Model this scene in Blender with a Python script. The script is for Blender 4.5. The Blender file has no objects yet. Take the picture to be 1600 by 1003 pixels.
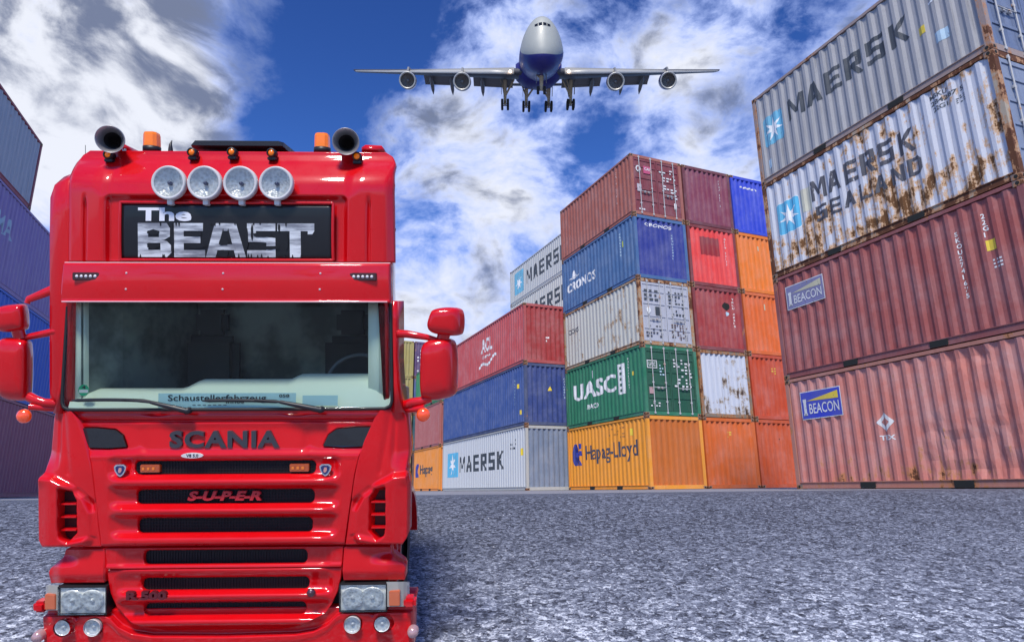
import bpy, bmesh, math, random
import numpy as np
from mathutils import Vector, Matrix, noise
random.seed(7)
R_ = math.radians
SC = bpy.context.scene
COL = SC.collection

# ------------------------------------------------------------------ camera
F_PX = 1012.0
PITCH, ROLL, HC = 0.2528, -0.0120, 0.10
cp, sp = math.cos(PITCH), math.sin(PITCH)
_up = Vector((0, -sp, cp))
FW = Vector((0, cp, sp))
RT = Vector((1, 0, 0)) * math.cos(ROLL) + _up * math.sin(ROLL)
UP = Vector((1, 0, 0)) * -math.sin(ROLL) + _up * math.cos(ROLL)
CAM = Vector((0, 0, HC))
cd = bpy.data.cameras.new('camera'); cam = bpy.data.objects.new('camera', cd); COL.objects.link(cam)
cd.sensor_width = 36; cd.lens = 36 * F_PX / 1600; cd.clip_start = 0.05; cd.clip_end = 8000
m = Matrix((RT, UP, -FW)).transposed().to_4x4(); m.translation = CAM
cam.matrix_world = m
SC.camera = cam
def ray(px, py):
    return (FW + RT * ((px - 800) / F_PX) + UP * ((501.5 - py) / F_PX))
def pt(px, py, d):
    return CAM + ray(px, py) * d

# ------------------------------------------------------------------ light, sky, exposure
SUN_EL, SUN_AZ = R_(50), R_(186)          # azimuth clockwise from +Y: behind the camera, to its left
SC.view_settings.view_transform = 'Standard'; SC.view_settings.look = 'None'
SC.view_settings.gamma = 1; SC.view_settings.exposure = 0.35
sd = bpy.data.lights.new('sun', 'SUN'); sd.energy = 3.5; sd.angle = R_(11); sd.color = (1, .95, .87)
sun = bpy.data.objects.new('sun', sd); COL.objects.link(sun)
sdir = Vector((math.sin(SUN_AZ) * math.cos(SUN_EL), math.cos(SUN_AZ) * math.cos(SUN_EL), math.sin(SUN_EL)))
sun.rotation_euler = sdir.to_track_quat('Z', 'Y').to_euler()
world = bpy.data.worlds.new('World'); SC.world = world; world.use_nodes = True

class NT:
    """small node helper"""
    def __init__(s, tree): s.t = tree; s.n = tree.nodes; s.l = tree.links
    def new(s, typ, **kw):
        n = s.n.new(typ)
        for k, v in kw.items(): setattr(n, k, v)
        return n
    def put(s, sock, v):
        if v is None: return
        if isinstance(v, bpy.types.NodeSocket): s.l.new(v, sock)
        else: sock.default_value = v
    def math(s, op, a, b=None, c=None, clamp=False):
        n = s.new('ShaderNodeMath', operation=op, use_clamp=clamp)
        s.put(n.inputs[0], a); s.put(n.inputs[1], b); s.put(n.inputs[2], c); return n.outputs[0]
    def vmath(s, op, a, b=None):
        n = s.new('ShaderNodeVectorMath', operation=op)
        s.put(n.inputs[0], a); s.put(n.inputs[1], b)
        return n.outputs['Value'] if op in ('DOT_PRODUCT', 'LENGTH', 'DISTANCE') else n.outputs[0]
    def noise(s, vec, scale, detail=4, rough=.55, dist=0, out=0):
        n = s.new('ShaderNodeTexNoise'); s.put(n.inputs['Vector'], vec)
        n.inputs['Scale'].default_value = scale; n.inputs['Detail'].default_value = detail
        n.inputs['Roughness'].default_value = rough; n.inputs['Distortion'].default_value = dist
        return n.outputs[out]
    def sep(s, v):
        n = s.new('ShaderNodeSeparateXYZ'); s.put(n.inputs[0], v); return n.outputs
    def comb(s, x, y, z):
        n = s.new('ShaderNodeCombineXYZ'); s.put(n.inputs[0], x); s.put(n.inputs[1], y); s.put(n.inputs[2], z); return n.outputs[0]
    def mr(s, v, a, b, c=0., d=1., smooth=True):
        n = s.new('ShaderNodeMapRange', interpolation_type='SMOOTHSTEP' if smooth else 'LINEAR')
        for i, x in enumerate((v, a, b, c, d)): s.put(n.inputs[i], x)
        return n.outputs[0]
    def mix(s, f, a, b, mode='MIX'):
        n = s.new('ShaderNodeMix', data_type='RGBA', blend_type=mode)
        s.put(n.inputs[0], f)
        s.put(n.inputs[6], a if isinstance(a, bpy.types.NodeSocket) or len(a) == 4 else (*a, 1))
        s.put(n.inputs[7], b if isinstance(b, bpy.types.NodeSocket) or len(b) == 4 else (*b, 1))
        return n.outputs[2]

w = NT(world.node_tree)
for n in list(w.n): w.n.remove(n)
sky = w.new('ShaderNodeTexSky', sky_type='NISHITA'); sky.sun_disc = False
sky.sun_elevation = SUN_EL; sky.sun_rotation = SUN_AZ; sky.altitude = 0; sky.air_density = 1.0; sky.dust_density = .4; sky.ozone_density = 3
tc = w.new('ShaderNodeTexCoord'); D = w.vmath('NORMALIZE', tc.outputs['Generated'])
SKY_STR = 0.12
# clouds: fractal noise steered by broad masses that sit at fixed directions of the sky
blobs = [  # px, py, radius px, coverage, grey
    (60, 30, 200, .20, .55), (250, 60, 120, .13, .55), (330, 130, 90, .13, .3), (200, 140, 90, .06, .6), (20, 220, 130, .26, -.8), (120, 250, 90, .20, -.7), (230, 190, 70, .12, -.4),
    (420, 60, 60, -.14, 0), (520, 60, 90, -.20, 0), (640, 40, 110, -.22, 0), (470, 190, 60, -.22, 0), (560, 110, 60, -.16, 0), (430, 110, 35, .16, .5), (520, 90, 25, .14, .5),
    (770, 60, 70, .24, -.5), (880, 60, 50, -.04, .2), (600, 175, 70, .22, -.2), (820, 215, 75, .26, -.7), (700, 190, 90, .10, .2), (480, 250, 60, -.12, 0), (600, 270, 50, -.10, .3),
    (650, 320, 90, .02, .2), (740, 420, 130, .22, -.8), (640, 470, 90, .16, -.5), (660, 500, 60, .05, .6), (880, 270, 60, -.16, 0), (960, 250, 60, -.22, 0), (560, 250, 80, .04, .2), (890, 320, 50, .20, -.6),
    (1080, 190, 100, .26, -.5), (1060, 60, 80, .18, .1), (1180, 110, 80, .14, .0), (1270, 30, 80, -.16, 0), (1150, 270, 60, .04, -.3), (980, 130, 60, .04, 0), (1010, 280, 60, .10, -.3),
]
def blob(px, py, r):
    c = ray(px, py).normalized()
    k = (F_PX / r) ** 2
    dp = w.vmath('DOT_PRODUCT', D, tuple(c))
    return w.math('EXPONENT', w.math('MULTIPLY', w.math('SUBTRACT', dp, 1.0), k))
cov = None; gry = None
for px, py, r, cv, g in blobs:
    b = blob(px, py, r)
    cov = w.math('MULTIPLY_ADD', b, cv, cov if cov is not None else 0.0)
    if g: gry = w.math('MULTIPLY_ADD', b, g, gry if gry is not None else 0.0)
Dw = w.vmath('MULTIPLY', D, (1.0, 1.0, 1.35))
warp = w.noise(Dw, 2.2, 3, .5, 0, 1)
Dd = w.vmath('ADD', Dw, w.vmath('MULTIPLY', w.vmath('SUBTRACT', warp, (.5, .5, .5)), (.22, .22, .22)))
n1 = w.noise(Dd, 4.2, 12, .60, 0)
n2 = w.noise(Dd, 13.0, 10, .62, .15)
n3 = w.noise(Dd, 6.5, 8, .6, 0)
n4 = w.noise(Dd, 40.0, 6, .6, 0)
dens = w.math('ADD', w.math('MULTIPLY_ADD', n4, .14, w.math('MULTIPLY_ADD', n2, .85, w.math('MULTIPLY', n1, 1.35))), w.math('MULTIPLY_ADD', cov, .95, -.54))
cl = w.mr(dens, .56, .88)
cl = w.math('MULTIPLY', cl, .97)
thick = w.mr(dens, .68, 1.10)
shade = w.math('ADD', w.math('ADD', w.math('MULTIPLY', gry, .62), w.math('MULTIPLY', w.math('SUBTRACT', n3, .5), 3.4)), w.math('MULTIPLY', w.math('SUBTRACT', n2, .5), 4.6))
shade = w.mr(shade, -.35, 1.30)
cc = w.mix(shade, (5.8, 6.0, 6.6), (1.25, 1.5, 2.3))
cc = w.mix(thick, w.mix(shade, (3.0, 3.9, 7.2), (1.2, 1.8, 4.0)), cc)
hz = w.sep(D)[2]
blue = w.mix(1.0, sky.outputs[0], (.42, .66, 1.12), 'MULTIPLY')
blue = w.mix(w.mr(hz, .05, .75), w.mix(1.0, blue, (1.0, 1.15, 1.2), 'MULTIPLY'), w.mix(1.0, blue, (.50, .60, .76), 'MULTIPLY'))
final = w.mix(cl, blue, cc)
bg = w.new('ShaderNodeBackground'); w.l.new(final, bg.inputs[0]); bg.inputs[1].default_value = SKY_STR
wo = w.new('ShaderNodeOutputWorld'); w.l.new(bg.outputs[0], wo.inputs[0])

# ------------------------------------------------------------------ helpers
def setp(o, label=None, cat=None, group=None, kind=None):
    if label: o['label'] = label
    if cat: o['category'] = cat
    if group: o['group'] = group
    if kind: o['kind'] = kind
    return o
def link(name, me, parent=None):
    o = bpy.data.objects.new(name, me); COL.objects.link(o)
    if parent: o.parent = parent
    return o
def empty(name, M, label, cat, group=None):
    o = bpy.data.objects.new(name, None); COL.objects.link(o); o.matrix_world = M; o.empty_display_size = .2
    return setp(o, label, cat, group)

class MB:
    def __init__(s): s.v = []; s.f = []; s.mi = []; s.sm = []
    def add(s, vs, fs, mi=0, smooth=False):
        b = len(s.v); s.v += [tuple(v) for v in vs]
        for f in fs: s.f.append([b + i for i in f]); s.mi.append(mi); s.sm.append(smooth)
    def box(s, x0, x1, y0, y1, z0, z1, mi=0, c=0.0):
        if c <= 0:
            vs = [(x, y, z) for z in (z0, z1) for y in (y0, y1) for x in (x0, x1)]
            s.add(vs, [(0, 2, 3, 1), (4, 5, 7, 6), (0, 1, 5, 4), (2, 6, 7, 3), (0, 4, 6, 2), (1, 3, 7, 5)], mi); return
        bm = bmesh.new(); bmesh.ops.create_cube(bm, size=1)
        for v in bm.verts: v.co = Vector(((x0 + x1) / 2 + v.co.x * (x1 - x0), (y0 + y1) / 2 + v.co.y * (y1 - y0), (z0 + z1) / 2 + v.co.z * (z1 - z0)))
        bmesh.ops.bevel(bm, geom=bm.edges[:], offset=c, segments=2, affect='EDGES')
        bm.verts.index_update(); s.add([v.co for v in bm.verts], [[v.index for v in f.verts] for f in bm.faces], mi); bm.free()
    def tube(s, pts, r, n=10, mi=0, cap=True, smooth=True, flat=None):
        pts = [Vector(p) for p in pts]; rs = r if isinstance(r, (list, tuple)) else [r] * len(pts)
        rings = []; ref = None
        for i, p in enumerate(pts):
            d = (pts[min(i + 1, len(pts) - 1)] - pts[max(i - 1, 0)]).normalized()
            if ref is None: ref = Vector((0, 0, 1)) if abs(d.z) < .9 else Vector((1, 0, 0))
            a = (ref - d * ref.dot(d)).normalized(); b = d.cross(a); ref = a
            k = flat or 1
            rings.append([p + (a * math.cos(2 * math.pi * j / n) + b * k * math.sin(2 * math.pi * j / n)) * rs[i] for j in range(n)])
        vs = [v for rg in rings for v in rg]; fs = []
        for i in range(len(rings) - 1):
            for j in range(n): fs.append((i * n + j, i * n + (j + 1) % n, (i + 1) * n + (j + 1) % n, (i + 1) * n + j))
        s.add(vs, fs, mi, smooth)
        if cap:
            s.add(rings[0], [list(range(n))[::-1]], mi); s.add(rings[-1], [list(range(n))], mi)
    def lathe(s, o, prof, n=32, mi=0, axis='Y', smooth=True):
        o = Vector(o); rings = []
        for r, h in prof:
            rg = []
            for j in range(n):
                a = 2 * math.pi * j / n; c, q = math.cos(a) * r, math.sin(a) * r
                rg.append(o + (Vector((c, h, q)) if axis == 'Y' else Vector((c, q, h)) if axis == 'Z' else Vector((h, c, q))))
            rings.append(rg)
        vs = [v for rg in rings for v in rg]; fs = []
        for i in range(len(rings) - 1):
            for j in range(n): fs.append((i * n + j, i * n + (j + 1) % n, (i + 1) * n + (j + 1) % n, (i + 1) * n + j))
        s.add(vs, fs, mi, smooth)
    def prism(s, poly, y0, y1, mi=0):     # poly in (x, z), extruded along y
        n = len(poly)
        vs = [(x, y0, z) for x, z in poly] + [(x, y1, z) for x, z in poly]
        s.add(vs, [list(range(n))[::-1], list(range(n, 2 * n))] + [(i, (i + 1) % n, n + (i + 1) % n, n + i) for i in range(n)], mi)
    def layers(s, loops, mi=0, smooth=True, cap=True):
        n = len(loops[0]); vs = [v for L in loops for v in L]; fs = []
        for i in range(len(loops) - 1):
            for j in range(n): fs.append((i * n + j, i * n + (j + 1) % n, (i + 1) * n + (j + 1) % n, (i + 1) * n + j))
        if cap: fs += [list(range(n))[::-1], [(len(loops) - 1) * n + j for j in range(n)]]
        s.add(vs, fs, mi, smooth)
    def build(s, name, mats, parent=None, recalc=True):
        me = bpy.data.meshes.new(name); me.from_pydata(s.v, [], s.f)
        for mt in (mats if isinstance(mats, (list, tuple)) else [mats]): me.materials.append(mt)
        me.polygons.foreach_set('material_index', s.mi); me.polygons.foreach_set('use_smooth', s.sm)
        if recalc:
            bm = bmesh.new(); bm.from_mesh(me); bmesh.ops.recalc_face_normals(bm, faces=bm.faces[:]); bm.to_mesh(me); bm.free()
        me.update(); return link(name, me, parent)

# ------------------------------------------------------------------ materials
def mat(name, col=(.5, .5, .5), rough=.5, metal=0., coat=0., emis=None, es=0, spec=.5):
    mt = bpy.data.materials.new(name); mt.use_nodes = True
    p = mt.node_tree.nodes['Principled BSDF']
    p.inputs['Base Color'].default_value = (*col, 1); p.inputs['Roughness'].default_value = rough
    p.inputs['Metallic'].default_value = metal; p.inputs['Coat Weight'].default_value = coat; p.inputs['Coat Roughness'].default_value = .04
    p.inputs['Specular IOR Level'].default_value = spec
    if emis: p.inputs['Emission Color'].default_value = (*emis, 1); p.inputs['Emission Strength'].default_value = es
    return mt
def nt_of(mt): return NT(mt.node_tree), mt.node_tree.nodes['Principled BSDF']

def paint(name, col, rust=.2, seed=0., rustcol=(.16, .055, .018), fade=.25, streak=.3, rough=.55, pale=.0, low=0.):
    """weathered container paint: chalky blotches, vertical runs, chips and rust scabs (object space)"""
    mt = mat(name, col, rough); t, p = nt_of(mt)
    tc = t.new('ShaderNodeTexCoord'); o = t.vmath('ADD', tc.outputs['Object'], (seed * 13.7, seed * 7.3, seed * 3.1))
    big = t.noise(o, 1.3, 9, .72); fine = t.noise(o, 22, 6, .7)
    st = t.noise(t.vmath('MULTIPLY', o, (9, 9, .35)), 1.6, 5, .65)
    light = tuple(min(1, c * .55 + .28) for c in col); dark = tuple(c * .42 for c in col)
    c = t.mix(t.math('MULTIPLY', t.mr(big, .35, .75), fade), col, light)
    c = t.mix(t.math('MULTIPLY', t.mr(st, .5, .78), streak), c, dark)
    c = t.mix(t.math('MULTIPLY', t.mr(fine, .5, .8), .25), c, dark)
    st2 = t.noise(t.vmath('MULTIPLY', o, (14, 14, .5)), 2.3, 4, .6)
    c = t.mix(t.math('MULTIPLY', t.mr(st2, .62, .8), .28 + pale), c, light)
    # pale scuffs
    sc = t.noise(t.vmath('MULTIPLY', o, (3, 3, 7)), 3.1, 8, .75)
    c = t.mix(t.math('MULTIPLY', t.mr(sc, .66, .70), .55), c, light)
    # rust
    rn = t.noise(o, 2.6, 9, .72); rp = t.noise(o, .55, 3, .5)
    run = t.noise(t.vmath('MULTIPLY', o, (7, 7, .9)), 1.3, 7, .7)
    rs = t.math('ADD', t.math('MULTIPLY', rn, .62), t.math('ADD', t.math('MULTIPLY', rp, .30), t.math('MULTIPLY', run, .35)))
    if low:
        z = t.sep(tc.outputs['Object'])[2]
        rs = t.math('ADD', rs, t.mr(z, 1.7, .1, 0, low))
    th = .865 - .26 * rust
    soft = t.mr(rs, th - .03, th + .03); hard = t.mr(rs, th + .035, th + .06)
    c = t.mix(t.math('MULTIPLY', soft, .75), c, (rustcol[0] * 2.7, rustcol[1] * 3.1, rustcol[2] * 2.4))
    c = t.mix(hard, c, t.mix(fine, (rustcol[0] * .35, rustcol[1] * .3, rustcol[2] * .4), rustcol))
    t.l.new(c, p.inputs['Base Color'])
    t.l.new(t.mr(t.math('MAXIMUM', hard, fine), 0, 1, rough - .08, .85), p.inputs['Roughness'])
    b = t.new('ShaderNodeBump'); b.inputs['Strength'].default_value = .35; b.inputs['Distance'].default_value = .01
    t.l.new(t.math('ADD', t.math('MULTIPLY', fine, .5), t.math('ADD', t.math('MULTIPLY', hard, -.6), t.math('MULTIPLY', big, .8))), b.inputs['Height'])
    t.l.new(b.outputs[0], p.inputs['Normal'])
    return mt
def worn(name, col, wear=.35, rough=.6):
    """lettering film: flakes show what is below through small gaps"""
    mt = mat(name, col, rough); t, p = nt_of(mt)
    tc = t.new('ShaderNodeTexCoord'); o = tc.outputs['Object']
    n = t.noise(t.vmath('MULTIPLY', o, (6, 6, 2)), 2.5, 9, .75); n2 = t.noise(o, 1.3, 3)
    t.l.new(t.mix(t.mr(n2, .3, .7), col, tuple(min(1, c * .7 + .05) for c in col)), p.inputs['Base Color'])
    t.l.new(t.mr(n, .66 - wear * .3, .70 - wear * .3, 1, .12), p.inputs['Alpha'])
    return mt

# ------------------------------------------------------------------ ground
def ramp_z(X, Y):
    return (-2.583 - UP.x * X - UP.y * Y) / UP.z + HC
def ground_z(X, Y):
    z = ramp_z(X, Y)
    k = .06
    z = -k * np.logaddexp(-z / k, 0)                       # smooth min with the yard level 0
    z = -2.9 + .2 * np.logaddexp((z + 2.9) / .2, 0)        # flattens out at the foot of the slope
    return z
def ground():
    ax = np.concatenate([-np.geomspace(4000, 22, 16), np.linspace(-20, 20, 161), np.geomspace(22, 4000, 16)])
    ay = np.concatenate([-np.geomspace(4000, 6, 16), np.linspace(-5, 16, 211), np.geomspace(17, 4000, 24)])
    X, Y = np.meshgrid(ax, ay); Z = ground_z(X, Y)
    nx, ny = len(ax), len(ay)
    wob = np.array([noise.noise(Vector((x * .35, y * .35, 0))) * .5 + noise.noise(Vector((x * 1.4, y * 1.4, 3))) * .25 for x, y in zip(X.ravel(), Y.ravel())]).reshape(X.shape)
    Z = Z + wob * .045 * np.clip((9.6 - Y) / 3, 0, 1)
    idx = np.arange(nx * ny).reshape(ny, nx)
    f = np.stack([idx[:-1, :-1], idx[:-1, 1:], idx[1:, 1:], idx[1:, :-1]], -1).reshape(-1, 4)
    me = bpy.data.meshes.new('ground'); me.from_pydata(np.stack([X, Y, Z], -1).reshape(-1, 3).tolist(), [], f.tolist())
    me.polygons.foreach_set('use_smooth', [True] * len(f))
    mt = mat('gravelly_asphalt', (.1, .1, .12), .8); t, p = nt_of(mt)
    tc = t.new('ShaderNodeTexCoord'); o = tc.outputs['Object']
    wv = t.noise(o, 9, 3, .6, 0, 1)
    ow = t.vmath('ADD', t.vmath('MULTIPLY', o, (.8, 1., 1.)), t.vmath('MULTIPLY', t.vmath('SUBTRACT', wv, (.5, .5, .5)), (.09, .09, .09)))
    def vor(sc, feat='F1', out='Color'):
        n = t.new('ShaderNodeTexVoronoi', feature=feat); t.put(n.inputs['Vector'], ow); n.inputs['Scale'].default_value = sc; return n.outputs
    v1, v2, v3 = vor(15), vor(38), vor(95)
    r1, r2, r3 = [t.sep(v['Color'])[0] for v in (v1, v2, v3)]
    big = t.noise(o, .55, 4, .6); mid = t.noise(o, 3.2, 6, .7)
    yv = t.sep(o)[1]
    coarse = t.mr(yv, 9.0, 5.0)                           # stonier towards the foot of the slope
    s = t.math('ADD', t.math('MULTIPLY', r1, t.math('MULTIPLY', coarse, .46)), t.math('ADD', t.math('MULTIPLY', r2, .50), t.math('MULTIPLY', r3, .34)))
    s = t.math('ADD', s, t.math('MULTIPLY', t.math('SUBTRACT', mid, .5), .24))
    s = t.math('ADD', s, t.math('MULTIPLY', t.math('SUBTRACT', big, .5), .22))
    cr = t.new('ShaderNodeValToRGB'); t.l.new(s, cr.inputs[0]); e = cr.color_ramp.elements
    e[0].position = .12; e[0].color = (.010, .011, .018, 1); e[1].position = 1.0; e[1].color = (.60, .63, .70, 1)
    for pos, c in ((.30, (.040, .045, .066)), (.52, (.115, .128, .172)), (.78, (.25, .272, .335))):
        k = e.new(pos); k.color = (*c, 1)
    t.l.new(cr.outputs[0], p.inputs['Base Color'])
    hgt = t.math('ADD', t.math('MULTIPLY', t.math('SUBTRACT', 1., v1['Distance']), t.math('MULTIPLY', coarse, .9)), t.math('MULTIPLY', r2, .6))
    hgt = t.math('ADD', hgt, t.math('MULTIPLY', mid, 1.0))
    b = t.new('ShaderNodeBump'); b.inputs['Strength'].default_value = .8; b.inputs['Distance'].default_value = .02
    t.l.new(hgt, b.inputs['Height']); t.l.new(b.outputs[0], p.inputs['Normal'])
    me.materials.append(mt)
    o = link('ground', me); setp(o, kind='structure')
    # concrete apron under the stacks, 4 mm above the asphalt
    a = MB(); a.box(-60, 60, 12.5, 90, -.05, .004)
    cm = mat('apron_concrete', (.36, .36, .37), .85); t, p = nt_of(cm)
    tc = t.new('ShaderNodeTexCoord'); n = t.noise(tc.outputs['Object'], .6, 8, .7)
    t.l.new(t.mix(n, (.10, .10, .12), (.34, .34, .37)), p.inputs['Base Color'])
    setp(a.build('pavement', cm), kind='structure')
    # loose chips on the slope
    s = MB(); rnd = random.Random(3)
    for i in range(9000):
        y = rnd.uniform(3.6, 9.2); x = rnd.uniform(-5.2, .9 * y + 1.0)
        r = rnd.uniform(.004, .011) * (1.5 - .08 * y)
        z = float(ground_z(np.array(x), np.array(y))) + .004
        a = rnd.uniform(0, 6.28); n = 5
        ring = [Vector((x + math.cos(a + 6.283 * k / n) * r * rnd.uniform(.8, 1.7), y + math.sin(a + 6.283 * k / n) * r * rnd.uniform(.6, 1.2), z)) for k in range(n)]
        top = [Vector((x + (v.x - x) * .6, y + (v.y - y) * .6, z + r * rnd.uniform(.4, .9))) for v in ring]
        s.add(ring + top, [tuple(range(n, 2 * n))] + [(k, (k + 1) % n, n + (k + 1) % n, n + k) for k in range(n)], 0)
    gm = mat('stone_chips', (.3, .3, .35), .7); t, p = nt_of(gm)
    g = t.new('ShaderNodeNewGeometry'); cr = t.new('ShaderNodeValToRGB'); t.l.new(g.outputs['Random Per Island'], cr.inputs[0])
    e = cr.color_ramp.elements; e[0].color = (.02, .022, .035, 1); e[1].color = (.6, .6, .66, 1)
    k = e.new(.5); k.color = (.12, .13, .18, 1); k = e.new(.88); k.color = (.26, .27, .34, 1)
    t.l.new(cr.outputs[0], p.inputs['Base Color'])
    st = s.build('gravel', gm, recalc=False); setp(st, kind='stuff', label='loose grey and white stone chips on the asphalt slope', cat='gravel')
ground()

# ------------------------------------------------------------------ containers
M_CAST = paint('casting_rust', (.16, .12, .10), .9, 5)
M_DARK = mat('dark_recess', (.012, .014, .013), .9)
M_BAR = paint('bar_zinc', (.42, .42, .42), .45, 9)
M_GASKET = mat('rubber_gasket', (.02, .02, .02), .7)
PER, DEP = .278, .036
def corr(t):
    """outer face 0, inner face DEP: trapezoid sheet profile"""
    u = (t % PER) / PER
    if u < .26: return 0.
    if u < .50: return DEP * (u - .26) / .24
    if u < .76: return DEP
    return DEP * (1 - (u - .76) / .24)
def breaks(a, b, per=PER):
    out = []; k = math.floor(a / per) - 1
    while k * per < b + per:
        for q in (0, .26, .50, .76):
            v = (k + q) * per
            if a + 1e-4 < v < b - 1e-4: out.append(v)
        k += 1
    return sorted(out)
EPER, EDEP = .245, .056
def ecorr(t):
    u = (t % EPER) / EPER
    if u < .3: return 0.
    if u < .5: return EDEP * (u - .3) / .2
    if u < .8: return EDEP
    return EDEP * (1 - (u - .8) / .2)

_mesh_cache = {}
def dentf(d, a, z, seed):
    if not d or a > 2.9: return 0.
    d *= min(1., (2.9 - a) / .4)
    v = noise.noise(Vector((a * 1.1, z * .9, seed))) * .6 + noise.noise(Vector((a * 4, z * 2.7, seed + 9))) * .4
    return d * max(0., v - .05)
def side_mesh(L, H, side, W, dent=0, seed=0):
    """long corrugated sheet; side 'L' at x=0 facing -x, 'R' at x=W facing +x"""
    ys = [.10] + breaks(.10, L - .10) + [L - .10]; nz = 14 if dent else 2
    zs = [.16 + (H - .16 - .09) * k / (nz - 1) for k in range(nz)]
    vs = []
    for y in ys:
        for z in zs:
            dx = .012 + corr(y) + dentf(dent, y, z, seed) * (0 if z in (zs[0], zs[-1]) else 1)
            vs.append((dx if side == 'L' else W - dx, y, z))
    m = MB(); n = nz
    m.add(vs, [(i * n + j, i * n + j + 1, (i + 1) * n + j + 1, (i + 1) * n + j) for i in range(len(ys) - 1) for j in range(n - 1)])
    return m
def container(name_label, pos, yaw, col, L=6.06, W=2.438, H=2.585, z=0., end='plain', rust=.2, seed=0, fcol=None, dent=0, near_side='L',
              frust=None, decals=(), group='shipping containers stacked in the yard', fade=.3, streak=.55, pale=.08, low=0., rough=.55, door_col=None, end_rust=None, end_col=None, bars=None, rustcol=(.16, .055, .018)):
    M = Matrix.Translation((pos[0], pos[1], z)) @ Matrix.Rotation(yaw, 4, 'Z')
    o = empty('shipping_container', M, name_label, 'container', group)
    mp = paint('paint_%d' % seed, col, rust, seed, rustcol=rustcol, fade=fade, streak=streak, pale=pale, low=low, rough=rough)
    mf = paint('frame_paint_%d' % seed, fcol or col, (frust if frust is not None else min(1.2, rust + .35)), seed + .5)
    me_ = paint('end_paint_and_shade_%d' % seed, end_col or col, end_rust if end_rust is not None else rust, seed + .25, fade=fade, streak=streak, low=low) if (end_col or end_rust is not None) else mp  # separate end colours; several darkened to paint weaker light on the ends
    f = MB()
    for x0, x1 in ((0, .13), (W - .13, W)):
        for y0, y1 in ((.002, .11), (L - .11, L - .002)): f.box(x0, x1, y0, y1, .1, H - .1)
    for x0, x1 in ((.002, .06), (W - .06, W - .002)):
        f.box(x0, x1, .1, L - .1, H - .075, H - .004); f.box(x0 + .004, x1 - .004, .1, L - .1, .02, .045)
        f.box(x0 + .018, x1 - .018, .1, L - .1, .045, .15); f.box(x0, x1, .1, L - .1, .15, .165)
    for y0, y1 in ((.004, .10), (L - .10, L - .004)):
        f.box(.13, W - .13, y0, y1, H - .13, H - .006); f.box(.13, W - .13, y0, y1, .015, .15)
    fr = f.build('frame', mf, o)
    key = 'cast'
    if key not in _mesh_cache:
        c = MB(); c.box(-.004, .158, -.004, .174, 0, .118, 0, .008)
        for sx in (-.0055,):
            c.tube([(sx, .085, .06), (sx + .001, .085, .06)], .036, 12, 1)
            c.tube([(.08, sx, .06), (.08, sx + .001, .06)], .036, 12, 1)
        co = c.build('corner_casting', [M_CAST, M_DARK], o); _mesh_cache[key] = co.data
        bpy.data.objects.remove(co)
    for ix in (0, 1):
        for iy in (0, 1):
            for iz in (0, 1):
                if iy and ix != (0 if near_side == 'L' else 1): continue
                q = link('corner_casting', _mesh_cache[key], o)
                q.location = (W if ix else 0, L if iy else 0, (H - .118) if iz else 0)
                q.scale = (-1 if ix else 1, -1 if iy else 1, 1)
    side_mesh(L, H, 'L', W, dent if near_side == 'L' else 0, seed).build('side_wall', mp, o, recalc=False)
    side_mesh(L, H, 'R', W, dent if near_side == 'R' else 0, seed).build('side_wall', mp, o, recalc=False)
    t = MB(); t.box(.06, W - .06, .1, L - .1, H - .05, H - .02); t.build('roof', mp, o)
    e = MB(); e.box(.13, W - .13, L - .06, L - .05, .15, H - .13); e.build('end_wall', mp, o)
    # forklift pockets on the long side
    pk = []
    for yc in ((L / 2 - 1.03, L / 2 + 1.03) if L < 7 else ()):
        k = MB(); xx = .0 if near_side == 'L' else W
        k.box(xx - .002 if near_side == 'L' else xx - .02, xx + .02 if near_side == 'L' else xx + .002, yc - .18, yc + .18, .022, .148); k.build('forklift_pocket', M_DARK, o)
    if end == 'plain':
        x = .13; xs = [.13] + [v for v in sorted({round((k + q) * EPER + .03, 4) for k in range(0, 11) for q in (0, .3, .5, .8)}) if .13 < v < W - .13] + [W - .13]
        vs = []
        for xx in xs:
            for zz in (.15, H - .13): vs.append((xx, .012 + ecorr(xx - .03), zz))
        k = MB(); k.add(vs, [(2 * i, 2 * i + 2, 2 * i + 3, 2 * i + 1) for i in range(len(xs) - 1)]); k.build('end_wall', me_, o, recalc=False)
    else:
        for s in (0, 1):
            x0, x1 = (.14, W / 2 - .008) if s == 0 else (W / 2 + .008, W - .14)
            k = MB(); k.box(x0, x1, .035, .06, .16, H - .14)
            for zz in ((.16, .26), (.62, .70), (1.10, 1.18), (1.58, 1.66), (2.06, 2.14), (H - .24, H - .14)):
                k.box(x0 + .002, x1 - .002, .014, .036, zz[0], zz[1], 0, .006)
            k.box(x0, x0 + .05, .012, .036, .161, H - .141); k.box(x1 - .05, x1, .012, .036, .161, H - .141)
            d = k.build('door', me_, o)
            g = MB(); g.box(x0 - .004, x0, .02, .05, .16, H - .14); g.box(x1, x1 + .004, .02, .05, .16, H - .14); g.build('gasket', M_GASKET, d)
            for bx in (x0 + .26, x1 - .26):
                b = MB(); b.tube([(bx, -.012, .06), (bx, -.012, H - .05)], .017, 8)
                for zz in (.1, .5, 1.2, 1.9, H - .1): b.box(bx - .04, bx + .04, -.022, .012, zz - .03, zz + .03, 0, .004)
                hx = bx + (.36 if bx < (x0 + x1) / 2 else -.36)
                b.tube([(bx, -.026, 1.02), (hx, -.030, 1.0)], .014, 6); b.box(min(hx, hx + .05) - .03, hx + .05, -.03, .012, .96, 1.04, 0, .004)
                b.build('locking_bar', bars or M_BAR, d)
    for dc in decals: dc(o, L, W, H, near_side, dent, seed)
    return o

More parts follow.
